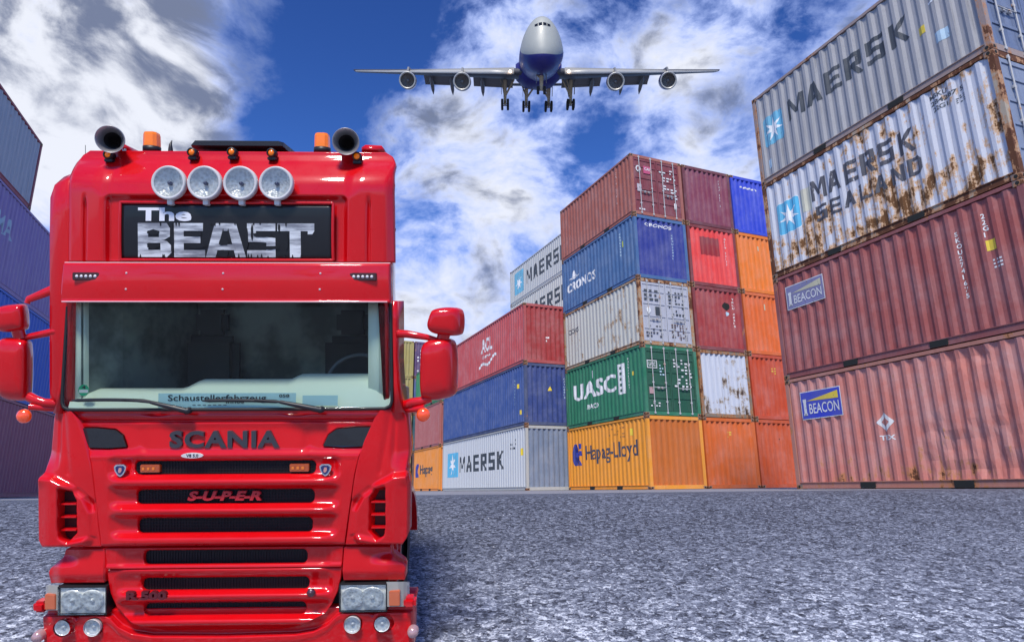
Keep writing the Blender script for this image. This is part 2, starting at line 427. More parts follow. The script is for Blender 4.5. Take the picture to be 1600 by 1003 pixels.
def flat_polys(mesh):  # -> list of faces (2d)
    return [[(mesh.vertices[i].co.x, mesh.vertices[i].co.y) for i in p.vertices] for p in mesh.polygons]
def text_polys(s, size, bold=0., xs=1., sp=1., shear=0., align='LEFT'):
    cu = bpy.data.curves.new('tmp', 'FONT'); cu.body = s; cu.size = size; cu.offset = bold * size; cu.space_character = sp; cu.shear = shear
    cu.align_x = align; cu.resolution_u = 3
    ob = bpy.data.objects.new('tmp', cu); COL.objects.link(ob)
    bpy.context.view_layer.update()
    me = bpy.data.meshes.new_from_object(ob.evaluated_get(bpy.context.evaluated_depsgraph_get()))
    bpy.data.objects.remove(ob)
    polys = [[(x * xs, y) for x, y in p] for p in flat_polys(me)]
    xsn = [p[0] for q in polys for p in q]; 
    if align == 'LEFT' and polys:
        mn = min(xsn); polys = [[(x - mn, y) for x, y in q] for q in polys]
    return polys
def fit_polys(polys, x0, x1, z0, z1):
    xs = [p[0] for q in polys for p in q]; zs = [p[1] for q in polys for p in q]
    a, b, c, d = min(xs), max(xs), min(zs), max(zs)
    return [[(x0 + (x - a) / (b - a) * (x1 - x0), z0 + (z - c) / (d - c) * (z1 - z0)) for x, z in q] for q in polys]
class Layers(list): pass
def polys_bm(polys, cuts):
    bm = bmesh.new()
    if isinstance(polys, Layers): polys = [(q, .0007 * i) for i, L in enumerate(polys) for q in L]
    else: polys = [(q, 0.) for q in polys]
    for q, lay in polys:
        vs = [bm.verts.new((x, z, lay)) for x, z in q]
        try: bm.faces.new(vs)
        except Exception: pass
    bmesh.ops.triangulate(bm, faces=bm.faces[:])
    if polys:
        lo = min(v.co.x for v in bm.verts); hi = max(v.co.x for v in bm.verts)
        for c in cuts:
            if lo < c < hi: bmesh.ops.bisect_plane(bm, geom=bm.verts[:] + bm.edges[:] + bm.faces[:], dist=1e-6, plane_co=(c, 0, 0), plane_no=(1, 0, 0))
    return bm
def bm_obj(bm, name, mt, parent):
    me = bpy.data.meshes.new(name); bm.to_mesh(me); bm.free(); me.materials.append(mt); return link(name, me, parent)
def on_side(polys, mt, name='lettering', off=.004, flat=False):
    """polys in (u, z): u runs left to right as read on the long side"""
    def go(o, L, W, H, ns, dent, seed):
        if ns == 'L': cuts = [L - c for c in breaks(0, L)]
        else: cuts = breaks(0, L)
        bm = polys_bm(polys, cuts)
        for v in bm.verts:
            u, z = v.co.x, v.co.y; y = L - u if ns == 'L' else u
            e = 1e-5; dx = .012 + (0 if flat else corr(y)) + dentf(dent, y, z, seed) - off - v.co.z
            v.co = (dx if ns == 'L' else W - dx, y, z)
        bm_obj(bm, name, mt, o)
    return go
def on_end(polys, mt, name='lettering', plain=False, off=.004):
    def go(o, L, W, H, ns, dent, seed):
        cuts = sorted({(k + q) * EPER + .03 for k in range(0, 11) for q in (0, .3, .5, .8)}) if plain else []
        bm = polys_bm(polys, cuts)
        for v in bm.verts:
            x, z = v.co.x, v.co.y
            v.co = (x, (.012 + ecorr(x - .03) - off - v.co.z) if plain else .012 - off - v.co.z, z)
        bm_obj(bm, name, mt, o)
    return go
def heavy(s, u0, u1, z0, z1, wt=.018, sp=1., bold=.014):
    base = text_polys(s, 1, bold, 1, sp); w_ = (u1 - u0) * wt
    return Layers([fit_polys(base, u0, u1 - 2 * w_, z0, z1), [[(x + w_, z) for x, z in q] for q in fit_polys(base, u0, u1 - 2 * w_, z0, z1)], [[(x + 2 * w_, z) for x, z in q] for q in fit_polys(base, u0, u1 - 2 * w_, z0, z1)]])
GL = {'M': [(-.12, 0, -.12, 1), (-.08, 1, .5, .25), (.5, .25, 1.08, 1), (1.12, 0, 1.12, 1)], 'A': [(0, 0, .46, 1), (.54, 1, 1, 0), (.2, .3, .8, .3)], 'E': [(0, 0, 0, 1), (0, 1, 1, 1), (0, .5, .85, .5), (0, 0, 1, 0)],
      'R': [(0, 0, 0, 1), (0, 1, .9, 1), (.95, 1, .95, .48), (0, .48, .9, .48), (.45, .45, 1, 0)], 'S': [(.05, 1, 1, 1), (0, 1, 0, .5), (0, .5, 1, .5), (1, .5, 1, 0), (0, 0, .95, 0)], 'K': [(0, 0, 0, 1), (.08, .42, .95, 1), (.3, .52, 1, 0)],
      'L': [(0, 0, 0, 1), (0, 0, 1, 0)], 'N': [(0, 0, 0, 1), (0, 1, 1, 0), (1, 0, 1, 1)], 'D': [(0, 0, 0, 1), (0, 1, .75, 1), (.72, 1, 1, .75), (1, .8, 1, .2), (1, .25, .72, 0), (0, 0, .75, 0)]}
def strokes(s, u0, u1, z0, z1, gap=.30, tv=.24, th_=.19):
    n = len(s); cw = (u1 - u0) / (n + (n - 1) * gap); h = z1 - z0; L = [[] for _ in range(6)]
    for i, ch in enumerate(s):
        a = u0 + i * cw * (1 + gap); wv = tv * cw * (1.2 if ch != 'M' else .95); wh = th_ * h
        for j, (xa, ya, xb, yb) in enumerate(GL[ch]):
            X = lambda x: a + wv / 2 + x * (cw - wv)
            if ya == yb:
                zc = z0 + wh / 2 + ya * (h - wh); q = [(X(xa) - wv / 2, zc - wh / 2), (X(xb) + wv / 2, zc - wh / 2), (X(xb) + wv / 2, zc + wh / 2), (X(xa) - wv / 2, zc + wh / 2)]
            else:
                za, zb = z0 + ya * h, z0 + yb * h; q = [(X(xa) - wv / 2, za), (X(xa) + wv / 2, za), (X(xb) + wv / 2, zb), (X(xb) - wv / 2, zb)]
            L[j % 6].append(q)
    return Layers(L)
def rect(x0, x1, z0, z1): return [[(x0, z0), (x1, z0), (x1, z1), (x0, z1)]]
def rrect(x0, x1, z0, z1, r, n=5):
    out = []
    for cx, cz, a in ((x1 - r, z0 + r, -90), (x1 - r, z1 - r, 0), (x0 + r, z1 - r, 90), (x0 + r, z0 + r, 180)):
        for k in range(n + 1):
            t = R_(a + 90 * k / n); out.append((cx + r * math.cos(t), cz + r * math.sin(t)))
    return [out]
def star(cx, cz, r, r2, n=7):
    tip = [(cx + math.cos(math.pi / 2 + math.pi * k / n) * (r if k % 2 == 0 else r2), cz + math.sin(math.pi / 2 + math.pi * k / n) * (r if k % 2 == 0 else r2)) for k in range(2 * n)]
    return [[(cx, cz), tip[k], tip[(k + 1) % (2 * n)]] for k in range(2 * n)]
def marks(seed, x0, x1, z0, z1, rows, cols, fill=.6):
    """rows of small illegible stencilled data"""
    rnd = random.Random(seed); out = []
    for r in range(rows):
        zz = z1 - (r + .8) * (z1 - z0) / rows; h = (z1 - z0) / rows * .5; x = x0
        while x < x1:
            ww = (x1 - x0) / cols * rnd.uniform(.4, .8)
            if rnd.random() < fill: out += rect(x, min(x1, x + ww), zz, zz + h)
            x += (x1 - x0) / cols
    return out
def vtext(s, x, z_top, h, sp=1.25, xs=1.):
    out = []
    for i, ch in enumerate(s):
        if ch == ' ': continue
        out += [[(a + x, b + z_top - (i + 1) * h * sp) for a, b in q] for q in text_polys(ch, h * 1.3, .02, xs)]
    return out
WHITE = worn('letter_white', (.78, .78, .76), .25)
DKL = worn('letter_dark', (.035, .045, .055), .2)
DKW = worn('letter_dark_worn', (.06, .06, .075), .30)
SKYB = worn('logo_light_blue', (.10, .48, .72), .12)
SKYB2 = worn('logo_light_blue_faded', (.14, .45, .62), .25)
STARW = worn('logo_white', (.85, .87, .86), .1)
YEL = worn('sticker_yellow', (.85, .62, .03), .1)
NAVY = worn('logo_navy', (.02, .035, .30), .15)
BLUEL = worn('label_blue', (.03, .05, .50), .05)
BLUEF = worn('label_faded', (.22, .21, .38), .25)
CREAM = worn('label_cream', (.62, .58, .38), .2)
PALEB = worn('sticker_pale_blue', (.45, .62, .72), .2)

YC = .404
def colpos(base, k, dy=0): return (base[0] + math.cos(YC) * 2.44 * 1.03 * k - math.sin(YC) * dy, base[1] + math.sin(YC) * 2.44 * 1.03 * k + math.cos(YC) * dy)
# ---- near right stack (bottom to top)
RB, RY, RH = (8.948, 10.373), .367, 2.629
def rs(label, k, col, **kw): return container(label, RB, RY, col, H=RH - .004, z=RH * k, group='containers of the near right stack', **kw)
def beacon(u0, z0, w_, h_, blue, yel, wh):
    sl = lambda P: P
    tx = text_polys('BEACON', 1, .008, 1); tx = fit_polys(tx, u0 + w_ * .20, u0 + w_ * .95, z0 + h_ * .16, z0 + h_ * .54)
    tx2 = rect(u0 + w_ * .06, u0 + w_ * .13, z0 + h_ * .12, z0 + h_ * .62) + rect(u0 + w_ * .045, u0 + w_ * .145, z0 + h_ * .12, z0 + h_ * .20) + rect(u0 + w_ * .05, u0 + w_ * .14, z0 + h_ * .62, z0 + h_ * .74)
    beam = [[(u0 + w_ * .15, z0 + h_ * .66), (u0 + w_ * .95, z0 + h_ * .62), (u0 + w_ * .95, z0 + h_ * .90)]]
    return [on_side(rect(u0 - .02, u0 + w_ + .02, z0 - .02, z0 + h_ + .02), wh, 'label_plate', .003, True), on_side(rect(u0, u0 + w_, z0, z0 + h_), blue, 'label_plate', .006, True),
            on_side(beam, yel, 'emblem', .009, True), on_side(tx + tx2, wh, 'lettering', .012, True)]
pink = (.52, .165, .125)
rs('faded pink container with blue and yellow label, lowest of the near right stack', 0, pink, rust=.34, seed=11, dent=.11, pale=.45, fade=.6, low=.10, fcol=(.42, .17, .12), end='doors',
   decals=beacon(.45, 1.62, 1.15, .62, BLUEL, YEL, WHITE) + [
    on_side([[(2.42, 1.35), (2.62, 1.15), (2.82, 1.35), (2.62, 1.55)]], WHITE, 'emblem'), on_side([[(2.52, 1.35), (2.62, 1.25), (2.72, 1.35), (2.62, 1.45)]], worn('pink_inner', pink, .1), 'emblem', .006),
    on_side(fit_polys(text_polys('TEX', 1, .03), 2.45, 2.80, .98, 1.08), WHITE)])
rs('dull maroon container with pale label and tall white numbers, second in the near right stack', 1, (.31, .07, .06), rust=.14, seed=12, fade=.35, fcol=(.25, .07, .065), end='doors',
   decals=beacon(.40, 1.72, 1.15, .56, BLUEF, CREAM, WHITE) + [
    on_side(vtext('SKOU2741675', 4.72, 2.15, .095, 1.28), WHITE), on_side(vtext('22G1', 5.25, 2.30, .10, 1.2), WHITE), on_side(rect(5.25, 5.42, 1.55, 1.75), YEL, 'sticker'), on_side(marks(3, 5.3, 5.5, 1.2, 1.4, 3, 3, .9), WHITE)])
star1 = lambda u, z, s, m_: [on_side(rrect(u, u + s * .92, z, z + s * 1.08, s * .10), m_, 'emblem', .003), on_side(star(u + s * .46, z + s * .54, s * .43, s * .15), STARW, 'emblem', .005)]
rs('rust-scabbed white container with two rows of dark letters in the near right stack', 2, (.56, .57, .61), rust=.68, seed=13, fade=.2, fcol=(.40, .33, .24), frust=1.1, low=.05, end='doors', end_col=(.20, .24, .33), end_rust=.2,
   rough=.5, rustcol=(.20, .085, .02), decals=star1(.42, 1.05, .78, SKYB) + [
    on_side(rrect(.40, 1.16, 1.03, 1.91, .09), STARW, 'emblem', .002),
    on_side(rect(1.22, 1.55, 1.35, 1.95), worn('cream_patch', (.62, .60, .46), .1), 'sticker', .003),
    on_side(strokes('MAERSK', 1.60, 4.30, 1.50, 2.02), DKW), on_side(strokes('SEALAND', 1.63, 4.38, .96, 1.34), DKW),
    on_side(fit_polys(text_polys('MSKU', 1, .02), 4.75, 5.10, 2.32, 2.42), DKL), on_side(fit_polys(text_polys('284287 5', 1, .02), 4.75, 5.42, 2.18, 2.28), DKL), on_side(fit_polys(text_polys('22G1', 1, .02), 4.78, 5.08, 2.04, 2.14), DKL),
    on_side(marks(8, 5.25, 5.45, 1.95, 2.12, 4, 3, .9), DKL)])
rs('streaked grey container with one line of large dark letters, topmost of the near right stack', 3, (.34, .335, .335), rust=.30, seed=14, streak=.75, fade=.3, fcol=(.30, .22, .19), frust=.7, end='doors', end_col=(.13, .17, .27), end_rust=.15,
   decals=star1(.28, 1.0, .78, SKYB2) + [on_side(strokes('MAERSK', 1.22, 4.62, 1.30, 1.88), DKL),
    on_side(rect(4.80, 4.95, 1.18, 1.36), YEL, 'sticker'), on_side(rect(5.10, 5.38, .78, 1.02), PALEB, 'sticker'), on_side(rect(.33, .45, .38, .62), PALEB, 'sticker'),
    on_side(rect(5.08, 5.2, 1.72, 1.76), STARW, 'sticker')])

# ---- centre block: three columns, five high
CB = (4.751, 23.253)
def cb(label, c, k, col, **kw): return container(label, colpos(CB, c), YC, col, z=2.589 * k, group='containers of the centre block', **kw)
HAP = [on_side(fit_polys(text_polys('Hapag-Lloyd', 1, .012), 1.55, 5.35, 1.02, 1.78), worn('letter_navy_black', (.03, .035, .07), .1)),
       on_side([[(.35, 1.35), (.55, 1.0), (.85, 1.0), (.68, 1.35), (.95, 1.35), (.90, 1.55), (.66, 1.55), (.80, 1.9), (.55, 1.9)], [(.88, 1.0), (1.15, 1.0), (1.05, 1.22), (.92, 1.22)], [(1.0, 1.40), (1.2, 1.40), (1.15, 1.6), (.98, 1.6)], [(.95, 1.68), (1.12, 1.68), (1.15, 1.9), (.88, 1.9)]], NAVY, 'emblem')]
cb('bright orange container with dark lettering on its side, lowest at the corner', 0, 0, (.80, .30, .02), rust=.06, seed=21, end='plain', end_col=(.50, .13, .015), fade=.12, decals=HAP + [  # end darker than the side: shade put into its colour
    on_side(rect(4.95, 5.15, 1.95, 2.2), YEL, 'sticker'), on_side(marks(4, 3.4, 4.6, 1.9, 2.35, 4, 6, .35), worn('faint_brown', (.45, .17, .02), .3))])
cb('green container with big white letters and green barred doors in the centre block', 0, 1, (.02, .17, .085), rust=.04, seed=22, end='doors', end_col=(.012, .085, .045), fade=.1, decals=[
    on_side(heavy('UASC', .70, 4.15, 1.12, 1.82, .014, 1.1), WHITE), on_side(rect(2.30, 2.42, 1.90, 2.22), WHITE, 'emblem'), on_side(fit_polys(text_polys('UNASCO', 1, .03), 1.75, 2.75, .66, .86), WHITE),
    on_side(rect(4.30, 4.78, .95, 2.12), WHITE, 'label_plate', .003), on_side(marks(12, 4.42, 4.66, 1.0, 2.08, 5, 1, 1), worn('green_marks', (.02, .1, .06), .1), off=.006),
    on_side(vtext('UACU3412907', 5.0, 2.3, .085, 1.3), WHITE), on_side(rect(5.28, 5.42, 1.55, 1.7), YEL, 'sticker'),
    on_end(rect(.18, .62, 1.72, 2.02), WHITE, 'label_plate'), on_end(rect(.21, .59, 1.75, 1.99), worn('gr2', (.012, .09, .045), .1), 'label_plate', off=.006), on_end(fit_polys(text_polys('UASC', 1, .02), .25, .55, 1.80, 1.94), WHITE, off=.008),
    on_end(marks(31, 1.35, 2.2, 1.05, 2.15, 9, 5, .55), WHITE), on_end(marks(32, .72, .95, 1.45, 1.9, 4, 2, .8), PALEB), on_end(rect(.22, .40, .78, 1.02), worn('pinkish', (.5, .3, .3), .3), 'sticker'), on_end(marks(33, .25, .8, .3, .5, 2, 5, .6), WHITE)])
cb('peeling white container with grey doors, third level of the centre block', 0, 2, (.50, .49, .43), rust=.62, seed=23, rustcol=(.12, .06, .03), end='doors', end_col=(.42, .43, .48), end_rust=.30, fcol=(.36, .28, .18), frust=.9, decals=[
    on_side(fit_polys(text_polys('CRONOS', 1, .03), .45, 1.35, 1.55, 1.78), DKW),
    on_end(marks(41, 1.35, 2.1, 1.2, 2.2, 7, 5, .7), DKL), on_end(marks(42, .25, .95, 1.7, 2.2, 3, 3, .85), DKL), on_end(rect(.72, .92, 1.15, 1.5), DKL, 'label_plate'), on_end(marks(43, .25, 1.0, .3, .8, 4, 5, .6), DKW), on_end(marks(44, 1.4, 2.15, .25, .9, 7, 6, .55), worn('rusty_marks', (.12, .05, .02), .2)),
    on_end([[(.42 + .09 * math.cos(a * .5236), 1.35 + .13 * math.sin(a * .5236)) for a in range(12)]], STARW, 'sticker')])
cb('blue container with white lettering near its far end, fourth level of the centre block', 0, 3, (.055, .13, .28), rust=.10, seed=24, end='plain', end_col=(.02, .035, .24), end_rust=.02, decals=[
    on_side(heavy('CRONOS', .45, 3.0, .90, 1.32, .008, 1.15), WHITE), on_side(rrect(.85, 1.35, 1.45, 1.62, .08) + [[(.95, 1.62), (1.25, 1.62), (1.10, 1.86)]] + rect(.6, 1.6, 1.5, 1.54), WHITE, 'emblem'),
    on_side(vtext('CRXU2290', 4.95, 2.2, .09, 1.4), PALEB), on_side(rect(5.12, 5.22, 1.5, 1.75), worn('yg', (.6, .65, .05), .1), 'sticker'),
    on_end(fit_polys(text_polys('CRONOS', 1, .03, 1, 1.3), .50, 1.75, 2.16, 2.30), WHITE, plain=True), on_end(vtext('CRXU22901', 1.72, 2.0, .075, 1.6), PALEB, plain=True)])
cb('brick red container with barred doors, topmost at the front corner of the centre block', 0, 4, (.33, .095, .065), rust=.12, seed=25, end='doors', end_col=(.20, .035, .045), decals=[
    on_side(vtext('CAIU 27814', 4.9, 2.3, .10, 1.45), worn('pinkw', (.6, .4, .36), .4)),
    on_end([[(.36 + .12 * math.cos(a * .5236), 1.98 + .14 * math.sin(a * .5236)) for a in range(12)]], WHITE, 'emblem'), on_end([[(.36 + .07 * math.cos(a * .5236), 1.98 + .085 * math.sin(a * .5236)) for a in range(12)]], worn('redin', (.2, .035, .045), .1), 'emblem', off=.006),
    on_end(rect(.60, .95, 1.82, 2.14), worn('magenta', (.6, .05, .16), .1), 'label_plate'), on_end(fit_polys(text_polys('CAI', 1, .03), .65, .90, 1.96, 2.08), WHITE, off=.007),
    on_end(marks(51, 1.35, 2.2, .9, 2.2, 11, 5, .5), WHITE), on_end(rect(.26, .46, 1.0, 1.32), worn('greylab', (.5, .45, .48), .2), 'label_plate'), on_end(rect(1.98, 2.1, .48, .74), WHITE, 'label_plate'), on_end(marks(53, .2, .6, .2, .32, 1, 4, .8), WHITE)])
num = lambda s, x=1.85: on_end(vtext(s, x, 2.25, .085, 1.45), WHITE, plain=True)
cb('orange container end, middle of three at the foot of the centre block', 1, 0, (.62, .12, .012), rust=.10, seed=26, decals=[on_end(marks(61, 1.1, 1.3, 1.85, 2.1, 3, 2, .6), YEL, plain=True)])
cb('silver white container end with rust spots, beside the green doors', 1, 1, (.52, .55, .62), rust=.50, seed=27, fcol=(.2, .15, .1), frust=.9, low=.12, rustcol=(.10, .06, .04))
cb('dark red container end with a round black hole, above the silver one', 1, 2, (.33, .03, .03), rust=.10, seed=28, fcol=(.2, .03, .03), decals=[
    on_end([[(1.62 + .17 * math.cos(a * .5236), 1.85 + .17 * math.sin(a * .5236)) for a in range(12)]], M_DARK, 'hole', plain=True), on_end([[(1.65 + .09 * math.cos(a * .5236), 1.55 + .09 * math.sin(a * .5236)) for a in range(12)]], PALEB, 'sticker', plain=True), num('TRLU 48215', 1.95)])
cb('bright red container end with a dark square patch, fourth level of the centre block', 1, 3, (.72, .045, .04), rust=.06, seed=29, fcol=(.2, .03, .03), decals=[
    on_end(rect(.62, 1.55, 1.35, 2.12), worn('dark_red_patch', (.30, .008, .012), .12), 'label_plate', plain=True), num('GESU 53177', 1.88)])
cb('wine red container end, middle of the top row of the centre block', 1, 4, (.20, .03, .065), rust=.06, seed=30, fcol=(.14, .03, .04), decals=[num('TTNU 48215')])
cb('reddish orange container end, right one at the foot of the centre block', 2, 0, (.52, .075, .012), rust=.12, seed=31, decals=[on_end(marks(71, 1.1, 1.25, 1.6, 1.9, 3, 1, .8), M_DARK, plain=True)])
cb('reddish orange container end, right column, second level of the centre block', 2, 1, (.50, .055, .010), rust=.08, seed=32, decals=[on_end(marks(81, 1.15, 1.35, 1.8, 2.1, 3, 2, .8), YEL, plain=True)])
cb('orange container end, right column, third level of the centre block', 2, 2, (.66, .12, .012), rust=.06, seed=33, decals=[on_end(rect(1.12, 1.2, 1.9, 2.15), CREAM, 'sticker', plain=True)])
cb('light orange container end directly below the bright blue one', 2, 3, (.74, .18, .012), rust=.04, seed=34, decals=[on_end(rect(1.12, 1.2, 1.9, 2.1), CREAM, 'sticker', plain=True)])
cb('bright blue container end at the top right of the centre block', 2, 4, (.02, .05, .50), rust=.04, seed=35, decals=[on_end(marks(91, .5, 1.5, 2.05, 2.2, 1, 5, .9), WHITE, plain=True)])

# ---- middle row: long containers, three high
MB0 = (.53, 28.4)
def mbk(label, k, col, **kw): return container(label, MB0, YC, col, L=12.19, H=2.765, z=2.77 * k, group='long containers behind the mirror', **kw)
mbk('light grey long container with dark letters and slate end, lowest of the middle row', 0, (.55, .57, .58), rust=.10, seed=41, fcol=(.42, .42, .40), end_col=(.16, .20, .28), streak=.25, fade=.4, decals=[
    on_side(rrect(.9, 2.9, .75, 2.10, .1), SKYB, 'emblem', .003), on_side(star(1.9, 1.42, .62, .22), STARW, 'emblem', .006), on_side(strokes('MAERSK', 3.2, 9.6, .98, 1.82), DKL), on_side(marks(5, 10.4, 11.2, 1.6, 2.3, 4, 4, .5), DKL),
    on_side(rect(11.6, 11.9, 1.5, 1.8), YEL, 'sticker')])
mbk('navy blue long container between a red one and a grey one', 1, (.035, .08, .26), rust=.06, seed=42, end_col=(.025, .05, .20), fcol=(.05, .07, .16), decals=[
    on_side(rect(11.3, 11.5, 1.7, 1.9), YEL, 'sticker'), on_side(rect(11.5, 11.7, .5, .7), YEL, 'sticker'), on_side(vtext('GATU8812', 11.0, 2.2, .1, 1.5), PALEB), on_end([[(1.15, 1.55), (1.35, 1.55), (1.25, 1.75)]], YEL, 'sticker', plain=True), on_end(vtext('GATU8812', 1.95, 2.2, .08, 1.5), PALEB, plain=True)])
wave = [[(6.3 + a * .25, .62 + .12 * math.sin(a * .9) + .03 * a), (6.3 + (a + 1) * .25, .62 + .12 * math.sin((a + 1) * .9) + .03 * (a + 1)), (6.3 + (a + 1) * .25, .76 + .12 * math.sin((a + 1) * .9) + .03 * (a + 1)), (6.3 + a * .25, .76 + .12 * math.sin(a * .9) + .03 * a)] for a in range(10)]
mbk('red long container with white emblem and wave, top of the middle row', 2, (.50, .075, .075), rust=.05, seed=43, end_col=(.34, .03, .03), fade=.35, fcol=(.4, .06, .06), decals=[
    on_side(fit_polys(text_polys('ACL', 1, .04, .9), 6.6, 8.2, 1.42, 2.15), WHITE), on_side(fit_polys(text_polys('CHINA', 1, .03), 6.7, 8.0, 1.12, 1.26), WHITE), on_side(wave, WHITE, 'emblem'),
    on_side(vtext('CCLU 4471', 11.2, 2.2, .1, 1.6), YEL), on_end(marks(15, 1.1, 1.3, 1.0, 1.3, 2, 2, .6), WHITE, plain=True)])
# ---- tall grey stack far behind, only its upper part shows
def solve(px, py, z):
    r = ray(px, py); return CAM + r * ((z - HC) / r.z)
P1 = solve(797, 426, 6 * 2.589)
THX, THY = P1.x + math.sin(YC) * 12.19, P1.y - math.cos(YC) * 12.19
for k in range(6):
    lb = {3: 'pale grey container, fourth from the ground in the tall stack at the back', 5: 'grey container with dark letters and star, topmost of the tall stack at the back', 4: 'pale grey container just below the topmost at the back'}.get(k, 'pale grey container low in the tall stack at the back')
    dc = [on_side(rrect(.8, 2.3, .55, 2.2, .1), SKYB2, 'emblem', .003), on_side(star(1.55, 1.35, .55, .2), STARW, 'emblem', .006), on_side(strokes('MAERSK', 2.9, 8.8, .85, 1.85), DKL)] if k >= 4 else []
    if k < 3: continue
    container(lb, (THX, THY), YC, (.50, .51, .49) if k == 5 else (.55, .55, .5), L=12.19, z=2.589 * k, seed=50 + k, rust=.1, group='grey containers of the tall stack at the back', decals=dc)
for k in range(3):
    container('pale grey container in the tall stack at the back, %s' % ('on the ground', 'second from the ground', 'third from the ground')[k], (THX, THY), YC, (.5, .51, .49), L=12.19, z=2.589 * k, seed=50 + k, rust=.1, group='grey containers of the tall stack at the back')
# ---- far stack just left of the middle row
FB = (.35 - math.sin(YC) * 15.2 + math.cos(YC) * 1.1, 26.5 + math.cos(YC) * 15.2 + math.sin(YC) * 1.1)
for k, (lb, c, dc) in enumerate((('orange container with dark lettering on the ground beside the long grey one', (.80, .27, .03), [on_side(fit_polys(text_polys('Hapag', 1, .02), 1.6, 4.6, .9, 1.7), DKL), on_side([[(.5, .9), (1.2, .9), (1.0, 1.3), (1.2, 1.8), (.6, 1.8), (.3, 1.35)]], NAVY, 'emblem')]),
        ('faded rose red container resting on the far orange one', (.40, .12, .11), [on_side(vtext('TEXU2', 1.2, 2.2, .14, 1.4), WHITE)]), ('green container at the top of the far short stack', (.03, .22, .08), []))):
    container(lb, FB, YC, c, H=2.745, z=2.75 * k, seed=60 + k, rust=.08, group='containers of the far short stack', decals=dc)
# ---- far row facing us, four high
FR = pt(643, 768, 49); rowc = [((.34, .30, .10), 'yellow'), None, ((.34, .30, .10), 'yellow')]
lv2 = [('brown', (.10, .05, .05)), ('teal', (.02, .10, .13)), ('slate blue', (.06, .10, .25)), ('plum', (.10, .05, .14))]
ordn = ['lowest', 'second lowest', 'third', 'topmost']
for c in (-1, 0, 1):
    px_, py_ = FR.x + math.cos(YC) * 2.55 * c, FR.y + math.sin(YC) * 2.55 * c
    for k in range(4):
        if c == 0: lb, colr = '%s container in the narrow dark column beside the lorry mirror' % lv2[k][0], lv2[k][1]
        elif c == -1: lb, colr = '%s olive yellow container end in the far column right behind the truck door' % ordn[k], (.36, .30, .09)
        else: lb, colr = '%s olive yellow container of the far row behind the red long container' % ordn[k], (.36, .30, .09)
        if c == 1 and k < 3: continue
        dcs = [on_end(marks(200 + k, .2, .9, .4, 2.3, 7, 3, .5), WHITE, plain=True)] if c == 0 else []
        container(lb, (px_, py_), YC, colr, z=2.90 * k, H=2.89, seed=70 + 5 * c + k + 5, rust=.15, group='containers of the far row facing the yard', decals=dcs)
# ---- left stack, long sides to the yard
LY = .33
def lf(label, z, H, t0, col, **kw):
    # x0=-15.75 at t=0,y=20 is the long side that faces the yard (its x=W side)
    W = 2.438
    bx, by = -15.75 - math.sin(LY) * t0, 20 + math.cos(LY) * t0
    return container(label, (bx - math.cos(LY) * W, by - math.sin(LY) * W), LY, col, L=12.19, z=z, H=H - .004, near_side='R', group='long containers of the left stack', **kw)
lf('dark plum long container, lowest of the left stack', 0, 3.0, -5.5, (.36, .14, .19), seed=81, rust=.05, fade=.1)
lf('strong blue long container, second level of the left stack', 3.0, 3.05, -5.5, (.07, .17, .60), seed=82, rust=.03, fade=.1)
lf('violet blue long container with faint white lettering, third level of the left stack', 6.05, 2.9, -5.5, (.30, .23, .46), seed=83, rust=.05, decals=[on_side(fit_polys(text_polys('CMA', 1, .03), 2.1, 3.9, 1.5, 2.1), PALEB)])
lf('grey long container, topmost of the left stack', 8.95, 2.4, -12.9, (.42, .45, .48), seed=84, rust=.08, fcol=(.33, .07, .09))

# ------------------------------------------------------------------ truck
D0 = 4.48; SPX = F_PX / D0
TM = Matrix((RT, FW, UP)).transposed().to_4x4()
TM.translation = CAM + FW * D0 + RT * ((345.5 - 800) / SPX) + UP * ((501.5 - 1085) / SPX)
TM = TM @ Matrix.Rotation(R_(1.4), 4, 'Z')
truck = empty('lorry', TM, 'glossy red high-cab lorry with roof lamps, horns and a lettered roof sign', 'lorry')
RED = mat('truck_red', (.60, .003, .006), .40, coat=.9, spec=.08); t_, p_ = nt_of(RED)
tc = t_.new('ShaderNodeTexCoord'); nz = t_.noise(tc.outputs['Object'], 1.4, 4, .5); dn = t_.noise(tc.outputs['Object'], 60, 3, .6)
t_.l.new(t_.mix(nz, (.50, .002, .004), (.64, .003, .008)), p_.inputs['Base Color'])
t_.l.new(t_.mr(t_.noise(tc.outputs['Object'], 4, 6, .7), .3, .7, .24, .42), p_.inputs['Roughness'])
b_ = t_.new('ShaderNodeBump'); b_.inputs['Strength'].default_value = .04; b_.inputs['Distance'].default_value = .02
t_.l.new(t_.noise(tc.outputs['Object'], 3.0, 3, .5), b_.inputs['Height']); t_.l.new(b_.outputs[0], p_.inputs['Coat Normal'])
BLK = mat('black_plastic', (.012, .012, .014), .45); BLKM = mat('grille_black', (.004, .004, .006), .7)
GREY = mat('badge_grey', (.055, .055, .065), .35, .3); CHROME = mat('chrome', (.8, .8, .82), .12, 1.)
AMB = mat('amber_lens', (.85, .17, .003), .2, coat=.3, emis=(1, .22, .0), es=.18); AMBD = mat('amber_dull', (.55, .13, .05), .3, coat=.5)
LENSW = mat('lamp_rim_white', (.62, .60, .58), .35); TYRE = mat('tyre_rubber', (.02, .02, .022), .8)
CREAMI = mat('cab_trim_cream', (.84, .92, .76), .8); DKI = mat('cab_interior_dark', (.16, .20, .185), .9); t_, p_ = nt_of(DKI); tc = t_.new('ShaderNodeTexCoord'); t_.l.new(t_.mix(t_.mr(t_.noise(tc.outputs['Object'], 2.2, 4, .6), .35, .65), (.10, .125, .115), (.34, .40, .37)), p_.inputs['Base Color'])
RUBB = mat('seal_rubber', (.008, .008, .008), .6)
